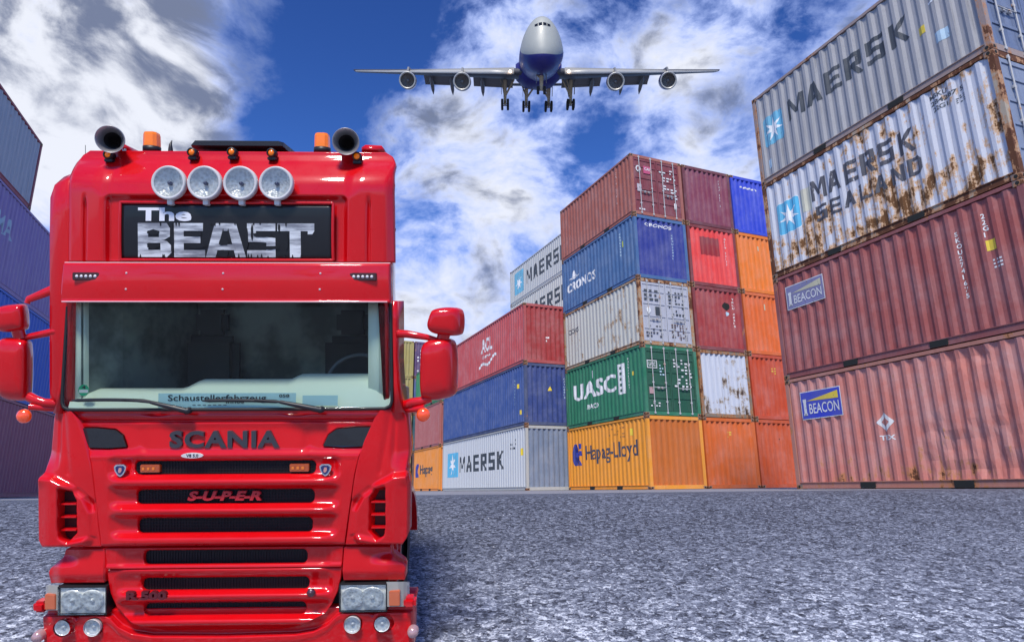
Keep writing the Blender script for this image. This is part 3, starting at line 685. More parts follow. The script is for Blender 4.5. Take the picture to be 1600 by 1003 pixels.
def glass(name, tint=(.88, .96, .92), gl=.65):
    mt = bpy.data.materials.new(name); mt.use_nodes = True; t = NT(mt.node_tree); t.n.remove(t.n['Principled BSDF'])
    tr = t.new('ShaderNodeBsdfTransparent'); tr.inputs[0].default_value = (*tint, 1); g = t.new('ShaderNodeBsdfGlossy'); g.inputs['Roughness'].default_value = .02
    fr = t.new('ShaderNodeFresnel'); fr.inputs[0].default_value = 1.5; mx = t.new('ShaderNodeMixShader')
    t.l.new(t.math('MULTIPLY', fr.outputs[0], gl, clamp=True), mx.inputs[0]); t.l.new(tr.outputs[0], mx.inputs[1]); t.l.new(g.outputs[0], mx.inputs[2])
    t.l.new(mx.outputs[0], t.n['Material Output'].inputs[0]); return mt
GLASS = glass('windscreen_glass'); LGLASS = glass('lamp_glass', (.97, .98, .97), .6)
def refl(name, sc, col=(.70, .71, .68)):
    mt = mat(name, col, .3, .1); t, p = nt_of(mt); tc = t.new('ShaderNodeTexCoord')
    v = t.new('ShaderNodeTexVoronoi'); t.l.new(tc.outputs['Object'], v.inputs[0]); v.inputs['Scale'].default_value = sc
    b = t.new('ShaderNodeBump'); b.inputs['Strength'].default_value = .5; b.inputs['Distance'].default_value = .01; t.l.new(v.outputs[0], b.inputs['Height']); t.l.new(b.outputs[0], p.inputs['Normal'])
    t.l.new(t.mix(v.outputs[0], tuple(c * .75 for c in col), tuple(min(1, c * 1.25) for c in col)), p.inputs['Base Color'])
    return mt
REFL = refl('reflector', 45, (.66, .68, .67)); REFLB = refl('reflector_coarse', 22, (.78, .78, .72))

def P(px, py, dd=0.):
    """truck space point seen near photo position (px, py) at depth dd behind the nose; symmetric about the truck"""
    k = 1 + dd / D0
    return Vector(((px - 350.5) / SPX * k, dd, (1085 - 501.5) / SPX + (501.5 - py) / SPX * k))
def ss(a, b, x):
    t = np.clip((x - a) / (b - a), 0, 1); return t * t * (3 - 2 * t)
def bx(px, py, x0, x1, y0, y1, r=4, e=2.5):
    cx, cy, hx, hy = (x0 + x1) / 2, (y0 + y1) / 2, (x1 - x0) / 2 - r, (y1 - y0) / 2 - r
    qx = np.abs(px - cx) - hx; qy = np.abs(py - cy) - hy
    d = np.hypot(np.maximum(qx, 0), np.maximum(qy, 0)) + np.minimum(np.maximum(qx, qy), 0) - r
    return 1 - ss(-e, e, d)
def poly_mask(px, py, poly, e=2.5):
    """smooth inside mask of a polygon"""
    n = len(poly); d2 = np.full(px.shape, 1e9); ins = np.zeros(px.shape, bool)
    for i in range(n):
        x0, y0 = poly[i]; x1, y1 = poly[(i + 1) % n]; ex, ey = x1 - x0, y1 - y0
        t = np.clip(((px - x0) * ex + (py - y0) * ey) / (ex * ex + ey * ey), 0, 1)
        d2 = np.minimum(d2, (px - x0 - t * ex) ** 2 + (py - y0 - t * ey) ** 2)
        c = ((y0 > py) != (y1 > py)) & (px < ex * (py - y0) / (ey if ey else 1e-9) + x0); ins ^= c
    d = np.sqrt(d2) * np.where(ins, -1, 1); return 1 - ss(-e, e, d)
def groove(d, w_=1.6, a=.012): return a * np.exp(-(d / w_) ** 2)
def bow(px): return .10 * (np.abs(px - 350.5) / 262) ** 4
def sheet(name, y0, y1, xl, xr, dfun, mt, parent, res=1.7, rim=.06, mats=None, mfun=None):
    """body panel between photo rows y0..y1 and edges xl(y)..xr(y), dfun = depth; rim returns its edges backwards"""
    ny = max(3, int((y1 - y0) / res)); w0 = max(xr(y0) - xl(y0), xr(y1) - xl(y1), xr((y0 + y1) / 2) - xl((y0 + y1) / 2)); nx = max(3, int(w0 / res))
    ys = np.linspace(y0, y1, ny); us = np.linspace(0, 1, nx)
    ys = np.concatenate([[ys[0]] , ys, [ys[-1]]]); us = np.concatenate([[0.], us, [1.]])
    XL = np.array([xl(y) for y in ys]); XR = np.array([xr(y) for y in ys])
    PX = XL[:, None] + (XR - XL)[:, None] * us[None]; PY = np.repeat(ys[:, None], len(us), 1)
    dd = dfun(PX, PY)
    core = dd.copy(); k = 1 + core / D0
    X = (PX - 350.5) / SPX * k; Z = (1085 - 501.5) / SPX + (501.5 - PY) / SPX * k; Yd = dd.copy()
    Yd[0, :] += rim; Yd[-1, :] += rim; Yd[:, 0] += rim; Yd[:, -1] += rim
    a, b = Yd.shape; idx = np.arange(a * b).reshape(a, b)
    f = np.stack([idx[:-1, :-1], idx[1:, :-1], idx[1:, 1:], idx[:-1, 1:]], -1).reshape(-1, 4)
    me = bpy.data.meshes.new(name); me.from_pydata(np.stack([X, Yd, Z], -1).reshape(-1, 3).tolist(), [], f.tolist())
    for q in (mats or [mt]): me.materials.append(q)
    if mfun is not None:
        mi = mfun(PX, PY, dd)[:-1, :-1].astype(int).reshape(-1); me.polygons.foreach_set('material_index', mi.tolist())
    me.polygons.foreach_set('use_smooth', [True] * len(f)); me.update()
    return link(name, me, parent)
def dat(fun, px, py): return float(fun(np.array([float(px)]), np.array([float(py)]))[0])
def mirx(x): return 701 - x
def interp(pts):
    a = np.array(pts, float); return lambda y: float(np.interp(y, a[:, 0], a[:, 1]))

# --- cab shell: sides, roof and back behind the front panels
cab = MB()
def ring(dd, hw_top, hw_mid, ztop, zb=.55):
    pts = [(-hw_mid, zb), (-hw_mid - .01, 1.1), (-hw_mid - .01, 1.9), (-hw_mid, 2.6), (-hw_top, ztop - .22), (-hw_top + .06, ztop - .06), (-hw_top + .2, ztop), (0, ztop + .03)]
    pts = pts + [(-x, z) for x, z in pts[:-1][::-1]]
    return [(x, dd, z) for x, z in pts]
body_rings = [ring(.22, 1.02, 1.10, 3.50), ring(.34, .99, 1.09, 3.78), ring(.7, .95, 1.04, 3.82), ring(1.1, .90, 1.0, 3.82), ring(1.5, .85, .95, 3.78)]
NR = len(body_rings[0]); vs = [v for r in body_rings for v in r]
cab.add(vs, [(i * NR + j, i * NR + j + 1, (i + 1) * NR + j + 1, (i + 1) * NR + j) for i in range(4) for j in range(NR - 1)], 0, True)
cab.add(body_rings[-1], [list(range(NR))], 0)
cab_o = cab.build('cab', RED, truck)
for s in (-1, 1):      # side windows and doors
    k = MB(); k.box(*(sorted((s * 1.06, s * 1.10))), .50, 1.05, 1.98, 2.62, 0, .006); k.build('side_window', mat('side_glass', (.01, .015, .015), .05, coat=1), truck)
    k = MB(); k.box(*(sorted((s * 1.06, s * 1.105))), .46, 1.10, .72, 1.93, 0, .004); d_ = k.build('door', RED, truck)
    k = MB(); k.box(*(sorted((s * 1.09, s * 1.125))), .85, 1.02, 1.60, 1.66, 0, .012); k.build('door_handle', BLK, d_)
# air deflectors beside the roof
for s in (-1, 1):
    L_ = []
    for dd, x0, x1, z0, z1 in ((.14, 1.11, 1.12, 2.05, 3.36), (.16, 1.105, 1.13, 1.98, 3.58), (.26, 1.10, 1.13, 1.95, 3.66), (.9, 1.03, 1.06, 1.95, 3.70), (1.5, .95, .97, 1.95, 3.70)):
        x1 += .14 if s < 0 else 0.
        L_.append([(s * x, dd, z) for x, z in ((x0, z0), (x1 - .03, z0), (x1, z0 + .05), (x1, z1 - .12), (x1 - .03, z1 - .03), (x1 - .10, z1), (x0 - .015, z1))])
    k = MB(); k.layers(L_); k.build('air_deflector', RED, truck)

# --- roof front
def f_roof(px, py):
    v = (409 - py) / 172
    d = .065 + bow(px) * 1.0 + .015 * v + .17 * ss(.58, 1.0, v) ** 2
    xa = np.abs(px - 350.5)
    d = d + .04 * ss(240, 253, xa) ** 2
    d = d - .022 * bx(px, py, 92, 164, 256, 430, 20, 9) - .022 * bx(px, py, 537, 609, 256, 430, 20, 9)
    d = d + groove(xa - 219.5, 2.2, .035) * ss(300, 325, py)
    d = d + .03 * bx(px, py, 166, 535, 308, 412, 6, 5)          # tray that holds the sign
    d = d + groove(py - 252, 3, .004)
    d = d + .012 * bx(px, py, 150, 551, 262, 300, 14, 10)
    return d
roof_l = interp([(237, 122), (244, 111), (256, 104), (285, 99), (409, 97)])
sheet('roof_front', 237, 409, roof_l, lambda y: mirx(roof_l(y)), f_roof, RED, truck, rim=.07)
# small roof corner caps behind
for s in (-1, 1):
    k = MB(); k.layers([[(s * (.98 + a), .42 + b, 3.87 + c) for a, c in ((-.10, 0), (.06, 0), (.07, .02), (.05, .045), (-.07, .05), (-.10, .03))] for b in (0, .05, .3)]); k.build('roof_step', RED, truck)
# --- sun visor
def f_vis(px, py):
    v = (py - 410) / 62
    d = .012 + bow(px) * .9 - .012 * np.sin(v * 3.14) + .02 * (1 - v)
    d = d - .012 * ss(469, 471, py) + .03 * (1 - ss(410, 413, py))
    return d
vis_l = interp([(410, 99), (472, 96)])
vis = sheet('sun_visor', 410, 472, vis_l, lambda y: mirx(vis_l(y)), f_vis, RED, truck, rim=.09)
k = MB()
for x0 in (96, ):
    for yy, r in ((411, .0045), (471.5, .005)):
        pts = [P(x, yy, dat(f_vis, x, yy) - .004) for x in np.linspace(99, 602, 40)]; k.tube(pts, r, 6)
k.build('trim_strip', mat('pale_trim', (.75, .45, .45), .3), vis)
k = MB()
for x in (202, 352, 502):
    for y in (427, 452): k.lathe(P(x, y, dat(f_vis, x, y) - .004), [(.0001, 0), (.007, .001), (.008, .006)], 8)
k.build('rivet', mat('rivet_pale', (.6, .45, .45), .4), vis)
for cx in (138.5, 566.5):
    d = dat(f_vis, cx, 432) - .012; a, b = P(cx - 21, 438, d), P(cx + 21, 426, d)
    k = MB(); k.box(a.x, b.x, d, d + .05, a.z, b.z, 0, .004); q = k.build('marker_lamp', mat('lamp_body', (.05, .02, .02), .4), vis)
    k = MB()
    for i in range(5):
        c = P(cx - 14 + 7 * i, 432, d - .001); k.lathe(c, [(.0001, -.003), (.010, -.001), (.012, .004)], 10)
    k.build('led', mat('led_white', (.7, .65, .65), .3), q)

# --- windscreen with the cab interior behind it
def f_ws(px, py):
    v = (638 - py) / 164
    return .045 + .045 * v + bow(px) * .7
ws_l = interp([(474, 99), (500, 98), (600, 94), (630, 94), (636, 96), (639, 103)])
sheet('windscreen', 474, 639, ws_l, lambda y: mirx(ws_l(y)), f_ws, GLASS, truck, res=6, rim=0)
# rubber frame
k = MB()
fr_pts = [(101, 474), (100, 500), (96, 600), (95.5, 628), (98, 635), (106, 639)] + [(x, 639.5) for x in range(130, 575, 30)]
fr_pts = fr_pts + [(mirx(x), y) for x, y in fr_pts[:6][::-1]]
k.tube([P(x, y, dat(f_ws, x, y) + .004) for x, y in fr_pts], .012, 6); k.build('windscreen_seal', RUBB, truck)
for s in (0, 1):      # A pillars outside
    k = MB(); X = (lambda x: x) if s == 0 else mirx
    lp = []
    for y, xo, xi in ((470, 93, 99), (500, 92, 98), (560, 91, 96), (600, 88, 95), (645, 80, 96)):
        d = dat(f_ws, xi, y)
        lp.append([P(X(xi), y, d + .01), P(X((xi + xo) / 2), y, d - .004), P(X(xo), y, d + .03), P(X(xo - 1), y, d + .14), P(X(xi), y, d + .05)])
    k.layers(lp); k.build('pillar', RED, truck)
def PR(px, py, dd):     # truck space point on the sight line but clamped inside the cab; only for interior depth ordering
    return P(px, py, dd)
# interior
k = MB()
k.box(-.82, .82, 1.43, 1.45, 1.2, 2.9); k.box(-.98, .98, .16, 1.43, 2.84, 2.87); k.box(-1.0, 1.0, .3, 1.4, 1.2, 1.22)
for s in (-1, 1): k.add([(s * 1.06, .17, 1.3), (s * .955, .5, 1.3), (s * .81, 1.43, 1.3), (s * .81, 1.43, 2.86), (s * .955, .5, 2.86), (s * 1.06, .17, 2.86)], [(0, 1, 4, 5), (1, 2, 3, 4)])
k.build('cab_interior', DKI, truck)
for s in (-1, 1):       # cream pillar trims inside
    k = MB(); k.layers([[(s * x, y, z) for x, y in ((1.12, .165), (1.115 - (.14 if s > 0 else .07), .19), (1.10 - (.14 if s > 0 else .07), .36), (1.07, .38))] for z in (1.90, 2.3, 2.82)])
    k.build('pillar_trim', CREAMI, truck)
def dash_top(px):
    z = 606 - 14 * ss(262, 300, px) + 0 * px
    z = z - 8 * ss(430, 450, px) + 20 * ss(570, 600, px)
    return z
dl = []
for i, dd in enumerate((.12, .15, .22, .32, .50, .52)):
    row = []
    for x in np.linspace(104, 600, 60):
        yt = float(dash_top(np.array(x)))
        fr = (0, .35, .75, 1.0, .96, -1.0)[i]
        y = 638 - (638 - yt) * fr if fr >= 0 else 638
        if 110 < x < 225 and False: y += 0
        row.append(P(x, y, dd))
    dl.append(row)
vs = [v for r in dl for v in r]; n = 60
k = MB(); k.add(vs, [(i * n + j, i * n + j + 1, (i + 1) * n + j + 1, (i + 1) * n + j) for i in range(len(dl) - 1) for j in range(n - 1)], 0, True)
dash = k.build('dashboard', CREAMI, truck)
k = MB(); c = P(515, 596, .56); ringp = []
for j in range(41):
    a = 2 * math.pi * j / 40; ringp.append(c + Vector((math.cos(a) * .24, math.sin(a) * .10 + .02, math.sin(a) * .20)))
k.tube(ringp, .014, 8); k.tube([c, c + Vector((0, -.15, -.12))], .04, 8); k.tube([c + Vector((-.23, 0, 0)), c + Vector((.23, 0, 0))], .015, 6)
k.build('steering_wheel', mat('wheel_grey', (.16, .17, .17), .5), truck)
for x in (-.62, .62):
    k = MB(); k.box(x - .24, x + .24, .85, 1.25, 1.65, 1.80, 0, .05); k.box(x - .24, x + .24, 1.22, 1.38, 1.75, 2.45, 0, .06); k.box(x - .14, x + .14, 1.24, 1.36, 2.46, 2.68, 0, .04); k.build('seat', mat('seat_fabric', (.06, .07, .07), .95), truck)
# name board behind the glass, green badge, pale card
def flat(name, polys, dfun, off, mt, parent, ext=0.):
    bm = bmesh.new()
    for q in polys:
        v_ = [bm.verts.new(P(x, y, dat(dfun, x, y) + off)) for x, y in q]
        try: bm.faces.new(v_)
        except Exception: pass
    if ext:
        r = bmesh.ops.extrude_face_region(bm, geom=bm.faces[:])
        for v in r['geom']:
            if isinstance(v, bmesh.types.BMVert): v.co.y += ext
        bmesh.ops.recalc_face_normals(bm, faces=bm.faces[:])
    me = bpy.data.meshes.new(name); bm.to_mesh(me); bm.free(); me.materials.append(mt); return link(name, me, parent)
def fitpx(polys, x0, x1, y0, y1):     # y0 top, y1 bottom in photo rows
    return [[(x, y0 + y1 - y) for x, y in q] for q in fit_polys(polys, x0, x1, y0, y1)]
PBOARD = mat('board_pale_blue', (.50, .72, .72), .5)
nb = flat('name_board', [[(247, 637), (247, 614), (345, 614), (345, 637)], [(345, 637), (345, 614), (460, 614), (460, 637)]], f_ws, .02, PBOARD, truck)
flat('lettering', fitpx(text_polys('Schaustellerfahrzeug', 1, .01), 262, 414, 616.5, 629), f_ws, .017, BLK, nb)
flat('lettering', fitpx(text_polys('Innos', 1, .02), 352, 380, 623, 630), f_ws, .016, BLK, nb)
flat('lettering', fitpx(text_polys('058', 1, .02), 434, 450, 616, 621), f_ws, .016, BLK, nb)
flat('small_print', [[(x, y) for x, y in ((300 + i * 8, 633), (305 + i * 8, 633), (305 + i * 8, 632), (300 + i * 8, 632))] for i in range(7)], f_ws, .017, GREY, nb)
flat('card', [[(470, 634), (470, 618), (524, 618), (524, 634)]], f_ws, .02, PBOARD, truck)
st_ = flat('windscreen_badge', [[(130.5 + 9 * math.cos(a * .5236), 609 + 9 * math.sin(a * .5236)) for a in range(12)]], f_ws, .004, mat('badge_green', (.01, .35, .16), .4), truck)
flat('lettering', fitpx(text_polys('4', 1, .04), 127, 134, 602, 607), f_ws, .003, BLK, st_); flat('lettering', [[(123, 608), (138, 608), (138, 613), (123, 613)]], f_ws, .003, LENSW, st_)

# --- hood and upper grille
seam = interp([(640, 112), (655, 122), (670, 128), (690, 136), (720, 144), (745, 149), (790, 155), (852, 163)])
SL = [(213, 490, 720, 739.5), (216, 488.5, 764.5, 785), (218, 486, 808.5, 830)]
LAMPL = [(126, 668), (150, 668), (180, 671), (192, 680), (199, 697), (170, 699), (140, 698), (133, 684)]
LAMPR = [(x if False else mirx(x) + 1, y) for x, y in LAMPL][::-1]
def slot_relief(px, py, slots, ext=38):
    d = 0 * px
    for x0, x1, y0, y1 in slots:
        d = d + .030 * bx(px, py, x0 - ext, x1 + ext, y0 - 3, y1 + 3, 9, 9)
        d = d + .11 * bx(px, py, x0, x1, y0, y1, 7, 1.6)
        # bar under each slot: top face turned to the sky, then rolls under
        h = (py - y1); inx = ss(x0 - ext - 10, x0 - ext + 22, px) * (1 - ss(x1 + ext - 22, x1 + ext + 10, px))
        d = d - .032 * inx * ss(0, 14, h) * (1 - ss(17, 24, h))
    return d
def f_hood(px, py):
    d = .015 + bow(px) * .8 + .045 * ss(745, 640, py) + .008 * (852 - py) / 100
    d = d + groove(py - 657, 2.0, .03) + groove(py - 645, 2.2, .006)
    d = d + slot_relief(px, py, SL)
    d = d + .012 * bx(px, py, 225, 480, 663, 708, 10, 8) - .006 * ss(700, 712, py) * (1 - ss(712, 720, py))
    d = d + .05 * poly_mask(px, py, LAMPL, 2.0) + .05 * poly_mask(px, py, LAMPR, 2.0)
    d = d + .014 * poly_mask(px, py, [(118, 658), (200, 658), (225, 668), (228, 700), (205, 708), (140, 708)], 9) + .014 * poly_mask(px, py, [(583, 658), (501, 658), (476, 668), (473, 700), (496, 708), (561, 708)], 9)
    for cx in (243, 458): d = d + .012 * np.exp(-((px - cx) / 16) ** 2) * (1 - ss(646, 652, py))
    d = d + .02 * ss(848, 853, py)
    return d
hood = sheet('hood', 641, 852, seam, lambda y: mirx(seam(y)), f_hood, RED, truck, res=1.5)
for x0, x1, y0, y1 in SL:
    k = MB(); a, b = P(x0 - 2, y1 + 2, .10), P(x1 + 2, y0 - 2, .10)
    k.box(a.x, b.x, .085, .10, a.z, b.z)
    for i in range(1, 60):
        x = a.x + (b.x - a.x) * i / 60; k.box(x - .002, x + .002, .079, .085, a.z, b.z)
    for i in range(1, 5):
        z = a.z + (b.z - a.z) * i / 5; k.box(a.x, b.x, .0785, .084, z - .002, z + .002)
    k.build('grille_mesh', BLKM, truck)
for pl in (LAMPL, LAMPR):
    flat('corner_glass', [pl], f_hood, -.036, mat('smoked_glass', (.008, .009, .010), .18, coat=.6), truck, ext=.05)
for cx in (236, 466.5):
    a, b = P(cx - 15, 737, .06), P(cx + 15, 725, .06)
    k = MB(); k.box(a.x, b.x, .05, .085, a.z, b.z, 0, .004); k.build('amber_lamp', mat('amber_dark', (.40, .07, .01), .25, coat=1), truck)
    k = MB()
    for i in range(3): k.box(a.x + .012 + i * .035, a.x + .034 + i * .035, .047, .055, a.z + .015, b.z - .015, 0, .003)
    k.build('led', mat('amber_led', (.75, .2, .03), .3), truck.children[-1])
def shield(cx, cy, dfun, w_, parent):
    s1 = [(0, -1.0), (.62, -.98), (1, -.62), (.85, .1), (.45, .75), (0, 1.05), (-.45, .75), (-.85, .1), (-1, -.62), (-.62, -.98)]
    q = flat('shield_badge', [[(cx + x * w_, cy + y * w_) for x, y in s1]], dfun, -.014, CHROME, parent, .02)
    flat('emblem', [[(cx + x * w_ * .74, cy + y * w_ * .74) for x, y in s1]], dfun, -.0155, mat('shield_blue', (.02, .03, .12), .3), q)
    flat('emblem', [[(cx - .3 * w_, cy + .1 * w_), (cx - .15 * w_, cy - .45 * w_), (cx + .25 * w_, cy - .45 * w_), (cx + .3 * w_, cy), (cx + .1 * w_, cy + .35 * w_), (cx - .2 * w_, cy + .4 * w_)]], dfun, -.0165, mat('shield_red', (.55, .25, .22), .4), q)
f_flat = lambda px, py: f_hood(px * 0 + 186, py * 0 + 745)
shield(192.5, 734, f_flat, 9.5, truck); shield(510, 735, f_flat, 9.5, truck)
def solid_text(name, s, x0, x1, y0, y1, dd, mt, parent, ext=.02, bold=.03, shear=0., xs=1., sp=1.):
    pl = fitpx(text_polys(s, 1, bold, xs, sp, shear), x0, x1, y0, y1)
    return flat(name, pl, lambda px, py: px * 0 + dd, 0, mt, parent, ext)
dS = dat(f_hood, 350, 686) - .02
solid_text('lettering', 'SCANIA', 266, 436, 673, 699.5, dS, GREY, truck, .03, .035, 0, 1, 1.12)
flat('oval_badge', [[(303 + 17 * math.cos(a * .4189), 711.5 + 4 * math.sin(a * .4189)) for a in range(15)]], lambda px, py: px * 0 + dat(f_hood, 303, 712) - .012, 0, LENSW, truck, .02)
solid_text('lettering', 'V8 5.0', 294, 313, 709, 714, dat(f_hood, 303, 712) - .0135, GREY, truck, .001, .03)
solid_text('lettering', 'S-U-P-E-R', 294, 408, 767, 782, .045, mat('super_red', (.50, .02, .03), .3), truck, .02, .045, .25)

# --- corner panels with the air scoops
for s in (0, 1):
    X = (lambda x: x) if s == 0 else mirx
    def f_cor(px, py):
        q = px if s == 0 else mirx(px)
        d = .035 + .13 * np.clip((115 - q) / 50, 0, 1.2) ** 2 * ss(745, 700, py) + bow(px) * .35 + .03 * ss(745, 640, py)
        blg = poly_mask(q, py, [(60, 742), (86, 744), (110, 757), (135, 775), (148, 800), (150, 835), (138, 850), (100, 856), (58, 856)], 7)
        d = d - .055 * blg
        d = d + .022 * ss(86, 62, q) * ss(745, 765, py)
        d = d + .09 * poly_mask(q, py, [(98, 764), (116, 766), (123, 780), (124, 830), (112, 842), (102, 838), (98, 826)], 1.8)
        d = d + .035 * poly_mask(q, py, [(98, 762), (125, 764), (150, 784), (150, 838), (112, 846), (98, 835)], 6) * ss(96, 100, q)
        d = d + .012 * np.exp(-((q - 92) / 3) ** 2) * (1 - ss(695, 742, py)) + .010 * np.exp(-((q - 110 + (745 - py) * .12) / 5) ** 2) * (1 - ss(735, 748, py))
        return d
    outer = interp([(641, 82), (655, 78), (690, 75), (735, 72), (744, 67), (760, 65), (842, 66), (852, 72)])
    sn = lambda y: seam(y) - 1.6
    l_ = outer if s == 0 else (lambda y: mirx(sn(y))); r_ = sn if s == 0 else (lambda y: mirx(outer(y)))
    cp_ = sheet('corner_panel', 641, 852, l_, r_, f_cor, RED, truck, res=1.5, rim=.25)
    k = MB()
    for i, y in enumerate((784, 804, 824)):
        d = .085; a, b = P(X(97), y, d), P(X(124), y, d)
        k.box(min(a.x, b.x), max(a.x, b.x), .055, .13, a.z - .006, a.z + .006, 0, .002)
    k.build('vent_slat', RED, cp_)
    k = MB(); a, b = P(X(98), 840, .12), P(X(122), 766, .12); k.box(min(a.x, b.x), max(a.x, b.x), .115, .125, a.z, b.z); k.build('vent_back', mat('vent_dark', (.05, .003, .004), .7), cp_)

# --- lower grille, brows over the headlamps, bumper
SL2 = [(226, 477, 858.5, 878.5)]
def f_mid(px, py): return .045 + bow(px) * .6 + .11 * bx(px, py, *SL2[0], 7, 1.6) - .012 * ss(878, 884, py) + .012 * bx(px, py, 190, 512, 840, 884, 8, 8)
sheet('grille_bar', 855, 887, lambda y: 167 + (y - 855) * .05, lambda y: mirx(167 + (y - 855) * .05), f_mid, RED, truck, res=1.5)
SL3 = [(223, 479.5, 901.5, 919), (227, 475, 940.5, 958)]
def f_low(px, py): 
    return .03 + bow(px) * .6 + slot_relief(px, py, SL3, 36) + .03 * ss(972, 984, py) + .02 * ss(.0, 1.0, np.abs(px - 350.5) / 186) ** 8
low_l = interp([(889, 169), (905, 171), (925, 175), (945, 184), (960, 196), (972, 214), (979, 236), (983, 262)])
sheet('lower_grille', 889, 983, low_l, lambda y: mirx(low_l(y)), f_low, RED, truck, res=1.5)
for x0, x1, y0, y1 in SL2 + SL3:
    k = MB(); a, b = P(x0 - 2, y1 + 2, .11), P(x1 + 2, y0 - 2, .11); k.box(a.x, b.x, .10, .115, a.z, b.z)
    for i in range(1, 60):
        x = a.x + (b.x - a.x) * i / 60; k.box(x - .002, x + .002, .094, .10, a.z, b.z)
    k.build('grille_mesh', BLKM, truck)
solid_text('lettering', 'R 500', 205, 267, 923, 936, -.014, mat('badge_dark_red', (.10, .01, .015), .35), truck, .03, .05)
c = P(490, 928, -.01); k = MB(); k.lathe(c, [(.0001, -.002), (.028, 0), (.032, .02)], 6); k.lathe(c, [(.0001, -.006), (.013, -.004), (.015, .002)], 12); k.build('badge', mat('badge_dark', (.06, .01, .015), .3, coat=1), truck)
for s in (0, 1):
    X = (lambda x: x) if s == 0 else mirx
    def f_brow(px, py):
        q = px if s == 0 else mirx(px)
        d = .055 + .05 * ss(100, 76, q) + bow(px) * .3
        d = d - .025 * ss(856, 900, py + .25 * (q - 100) * 0) + .05 * ss(135, 98, q) * (1 - ss(862, 886, py)) + .018 * ss(893, 909, py)
        return d
    bl = interp([(856, 100), (868, 97), (876, 88), (884, 78), (890, 75), (908, 77)])
    inn = lambda y: 165.5
    l_ = bl if s == 0 else (lambda y: mirx(inn(y))); r_ = inn if s == 0 else (lambda y: mirx(bl(y)))
    sheet('headlamp_brow', 856, 908, l_, r_, f_brow, RED, truck, res=1.5, rim=.14)
    # headlamp
    def fx(x0, x1): return (min(X(x0), X(x1)), max(X(x0), X(x1)))
    x0, x1 = fx(101, 171); k = MB(); a, b = P(x0, 951, .09), P(x1, 911, .09)
    sl_ = .02
    k.box(a.x, b.x, .052, .13, a.z, b.z); hl = k.build('headlamp', REFLB, truck)
    k = MB()
    for fxx in (.27, .70):
        cx = a.x + (b.x - a.x) * fxx; k.lathe((cx, .034, (a.z + b.z) / 2), [(.080, .018), (.072, .0), (.05, .010), (.02, .014), (.0001, .015)], 24)
        k.lathe((cx, .032, (a.z + b.z) / 2), [(.0001, 0), (.014, .004), (.016, .02)], 12)
    k.build('reflector', REFL, hl)
    k = MB(); k.box(a.x, b.x, .020, .026, a.z, b.z, 0, .003); k.build('lens', LGLASS, hl)
    k = MB(); k.box(a.x - .007, b.x + .007, .035, .14, a.z - .008, a.z - .001); k.box(a.x - .007, b.x + .007, .035, .14, b.z + .001, b.z + .009)
    k.box(a.x - .009, a.x - .001, .035, .14, a.z - .008, b.z + .009); k.box(b.x + .001, b.x + .009, .035, .14, a.z - .008, b.z + .009); k.build('housing', BLK, hl)
    # corner indicator, wrapped round the corner
    x0, x1 = fx(74, 97); k = MB(); xo = X(68)
    def wrap(y0, y1, mt, nm, sh=0):
        q = MB(); lp = []
        for y in (y1, y0):
            lp.append([P(X(97), y, .04 - sh), P(X(80), y, .055 - sh), P(X(74), y, .08 - sh), P(X(71), y, .11), P(X(72), y, .16), P(X(97), y, .16)])
        q.layers(lp, smooth=False); return q.build(nm, mt, hl)
    wrap(911, 950, mat('lens_pale', (.36, .34, .29), .25, coat=1), 'indicator_housing')
    q = MB(); a, b = P(X(93), 949, .04), P(X(76), 925, .04); q.box(min(a.x, b.x), max(a.x, b.x), .035, .08, a.z, b.z, 0, .005); q.build('indicator', AMBD, hl)
    q = MB(); a, b = P(X(56), 951, .1), P(X(76), 934, .1); q.box(min(a.x, b.x), max(a.x, b.x), .06, .16, a.z, b.z, 0, .02); q.build('bumper_corner_cap', RED, truck)
    q = MB(); q.lathe(P(X(60), 992, .08), [(.0001, -.02), (.03, -.015), (.04, .01), (.04, .05)], 16); q.build('reflector_stud', mat('stud_pink', (.5, .3, .3), .2, .3), truck)
bt = interp([(66, 956), (168, 956), (176, 960), (190, 974), (210, 984), (240, 989), (350.5, 991)])
def f_bump(px, py):
    q = 350.5 - np.abs(px - 350.5)
    top = np.interp(q, [66, 168, 176, 190, 210, 240, 350.5], [956, 956, 960, 974, 984, 989, 991])
    d = .03 + bow(px) * .7 + .05 * (1 - ss(top - 2, top + 5, py)) - .008 * (1 - ss(3, 10, np.abs(py - top - 8)))
    for cx in (105, 151, 550.5, 596.5): d = d + .05 * (1 - ss(11.5, 13.5, np.hypot(px - cx, py - 975)))
    d = d + .015 * poly_mask(q, py, [(112, 950), (133, 950), (122.5, 966)], 2)
    d = d + .03 * ss(1075, 1000, 1000 + 0 * py) * 0 + .06 * ss(1040, 1062, py)
    d = d + .1 * bx(px, py, 240, 461, 1012, 1040, 6, 2) 
    return d
bl = interp([(948, 70), (960, 66), (1040, 68), (1062, 76)])
sheet('bumper', 950, 1062, bl, lambda y: mirx(bl(y)), f_bump, RED, truck, res=1.6, rim=.35)
for i, cx in enumerate((105, 151, 550.5, 596.5)):
    k = MB(); c = P(cx, 975, .055); k.lathe(c, [(.058, -.035), (.0595, -.028), (.055, -.02), (.053, .0)], 28); fl = k.build('fog_lamp', CHROME if i in (0, 3) else LENSW, truck)
    k = MB(); k.lathe(c, [(.053, -.025), (.04, -.012), (.02, -.005), (.0001, -.004)], 24); k.lathe(c, [(.0001, -.02), (.012, -.018), (.014, .0)], 10); k.build('reflector', REFL, fl)
    k = MB(); k.lathe(c, [(.0001, -.030), (.03, -.028), (.054, -.020)], 24); k.build('lens', LGLASS, fl)

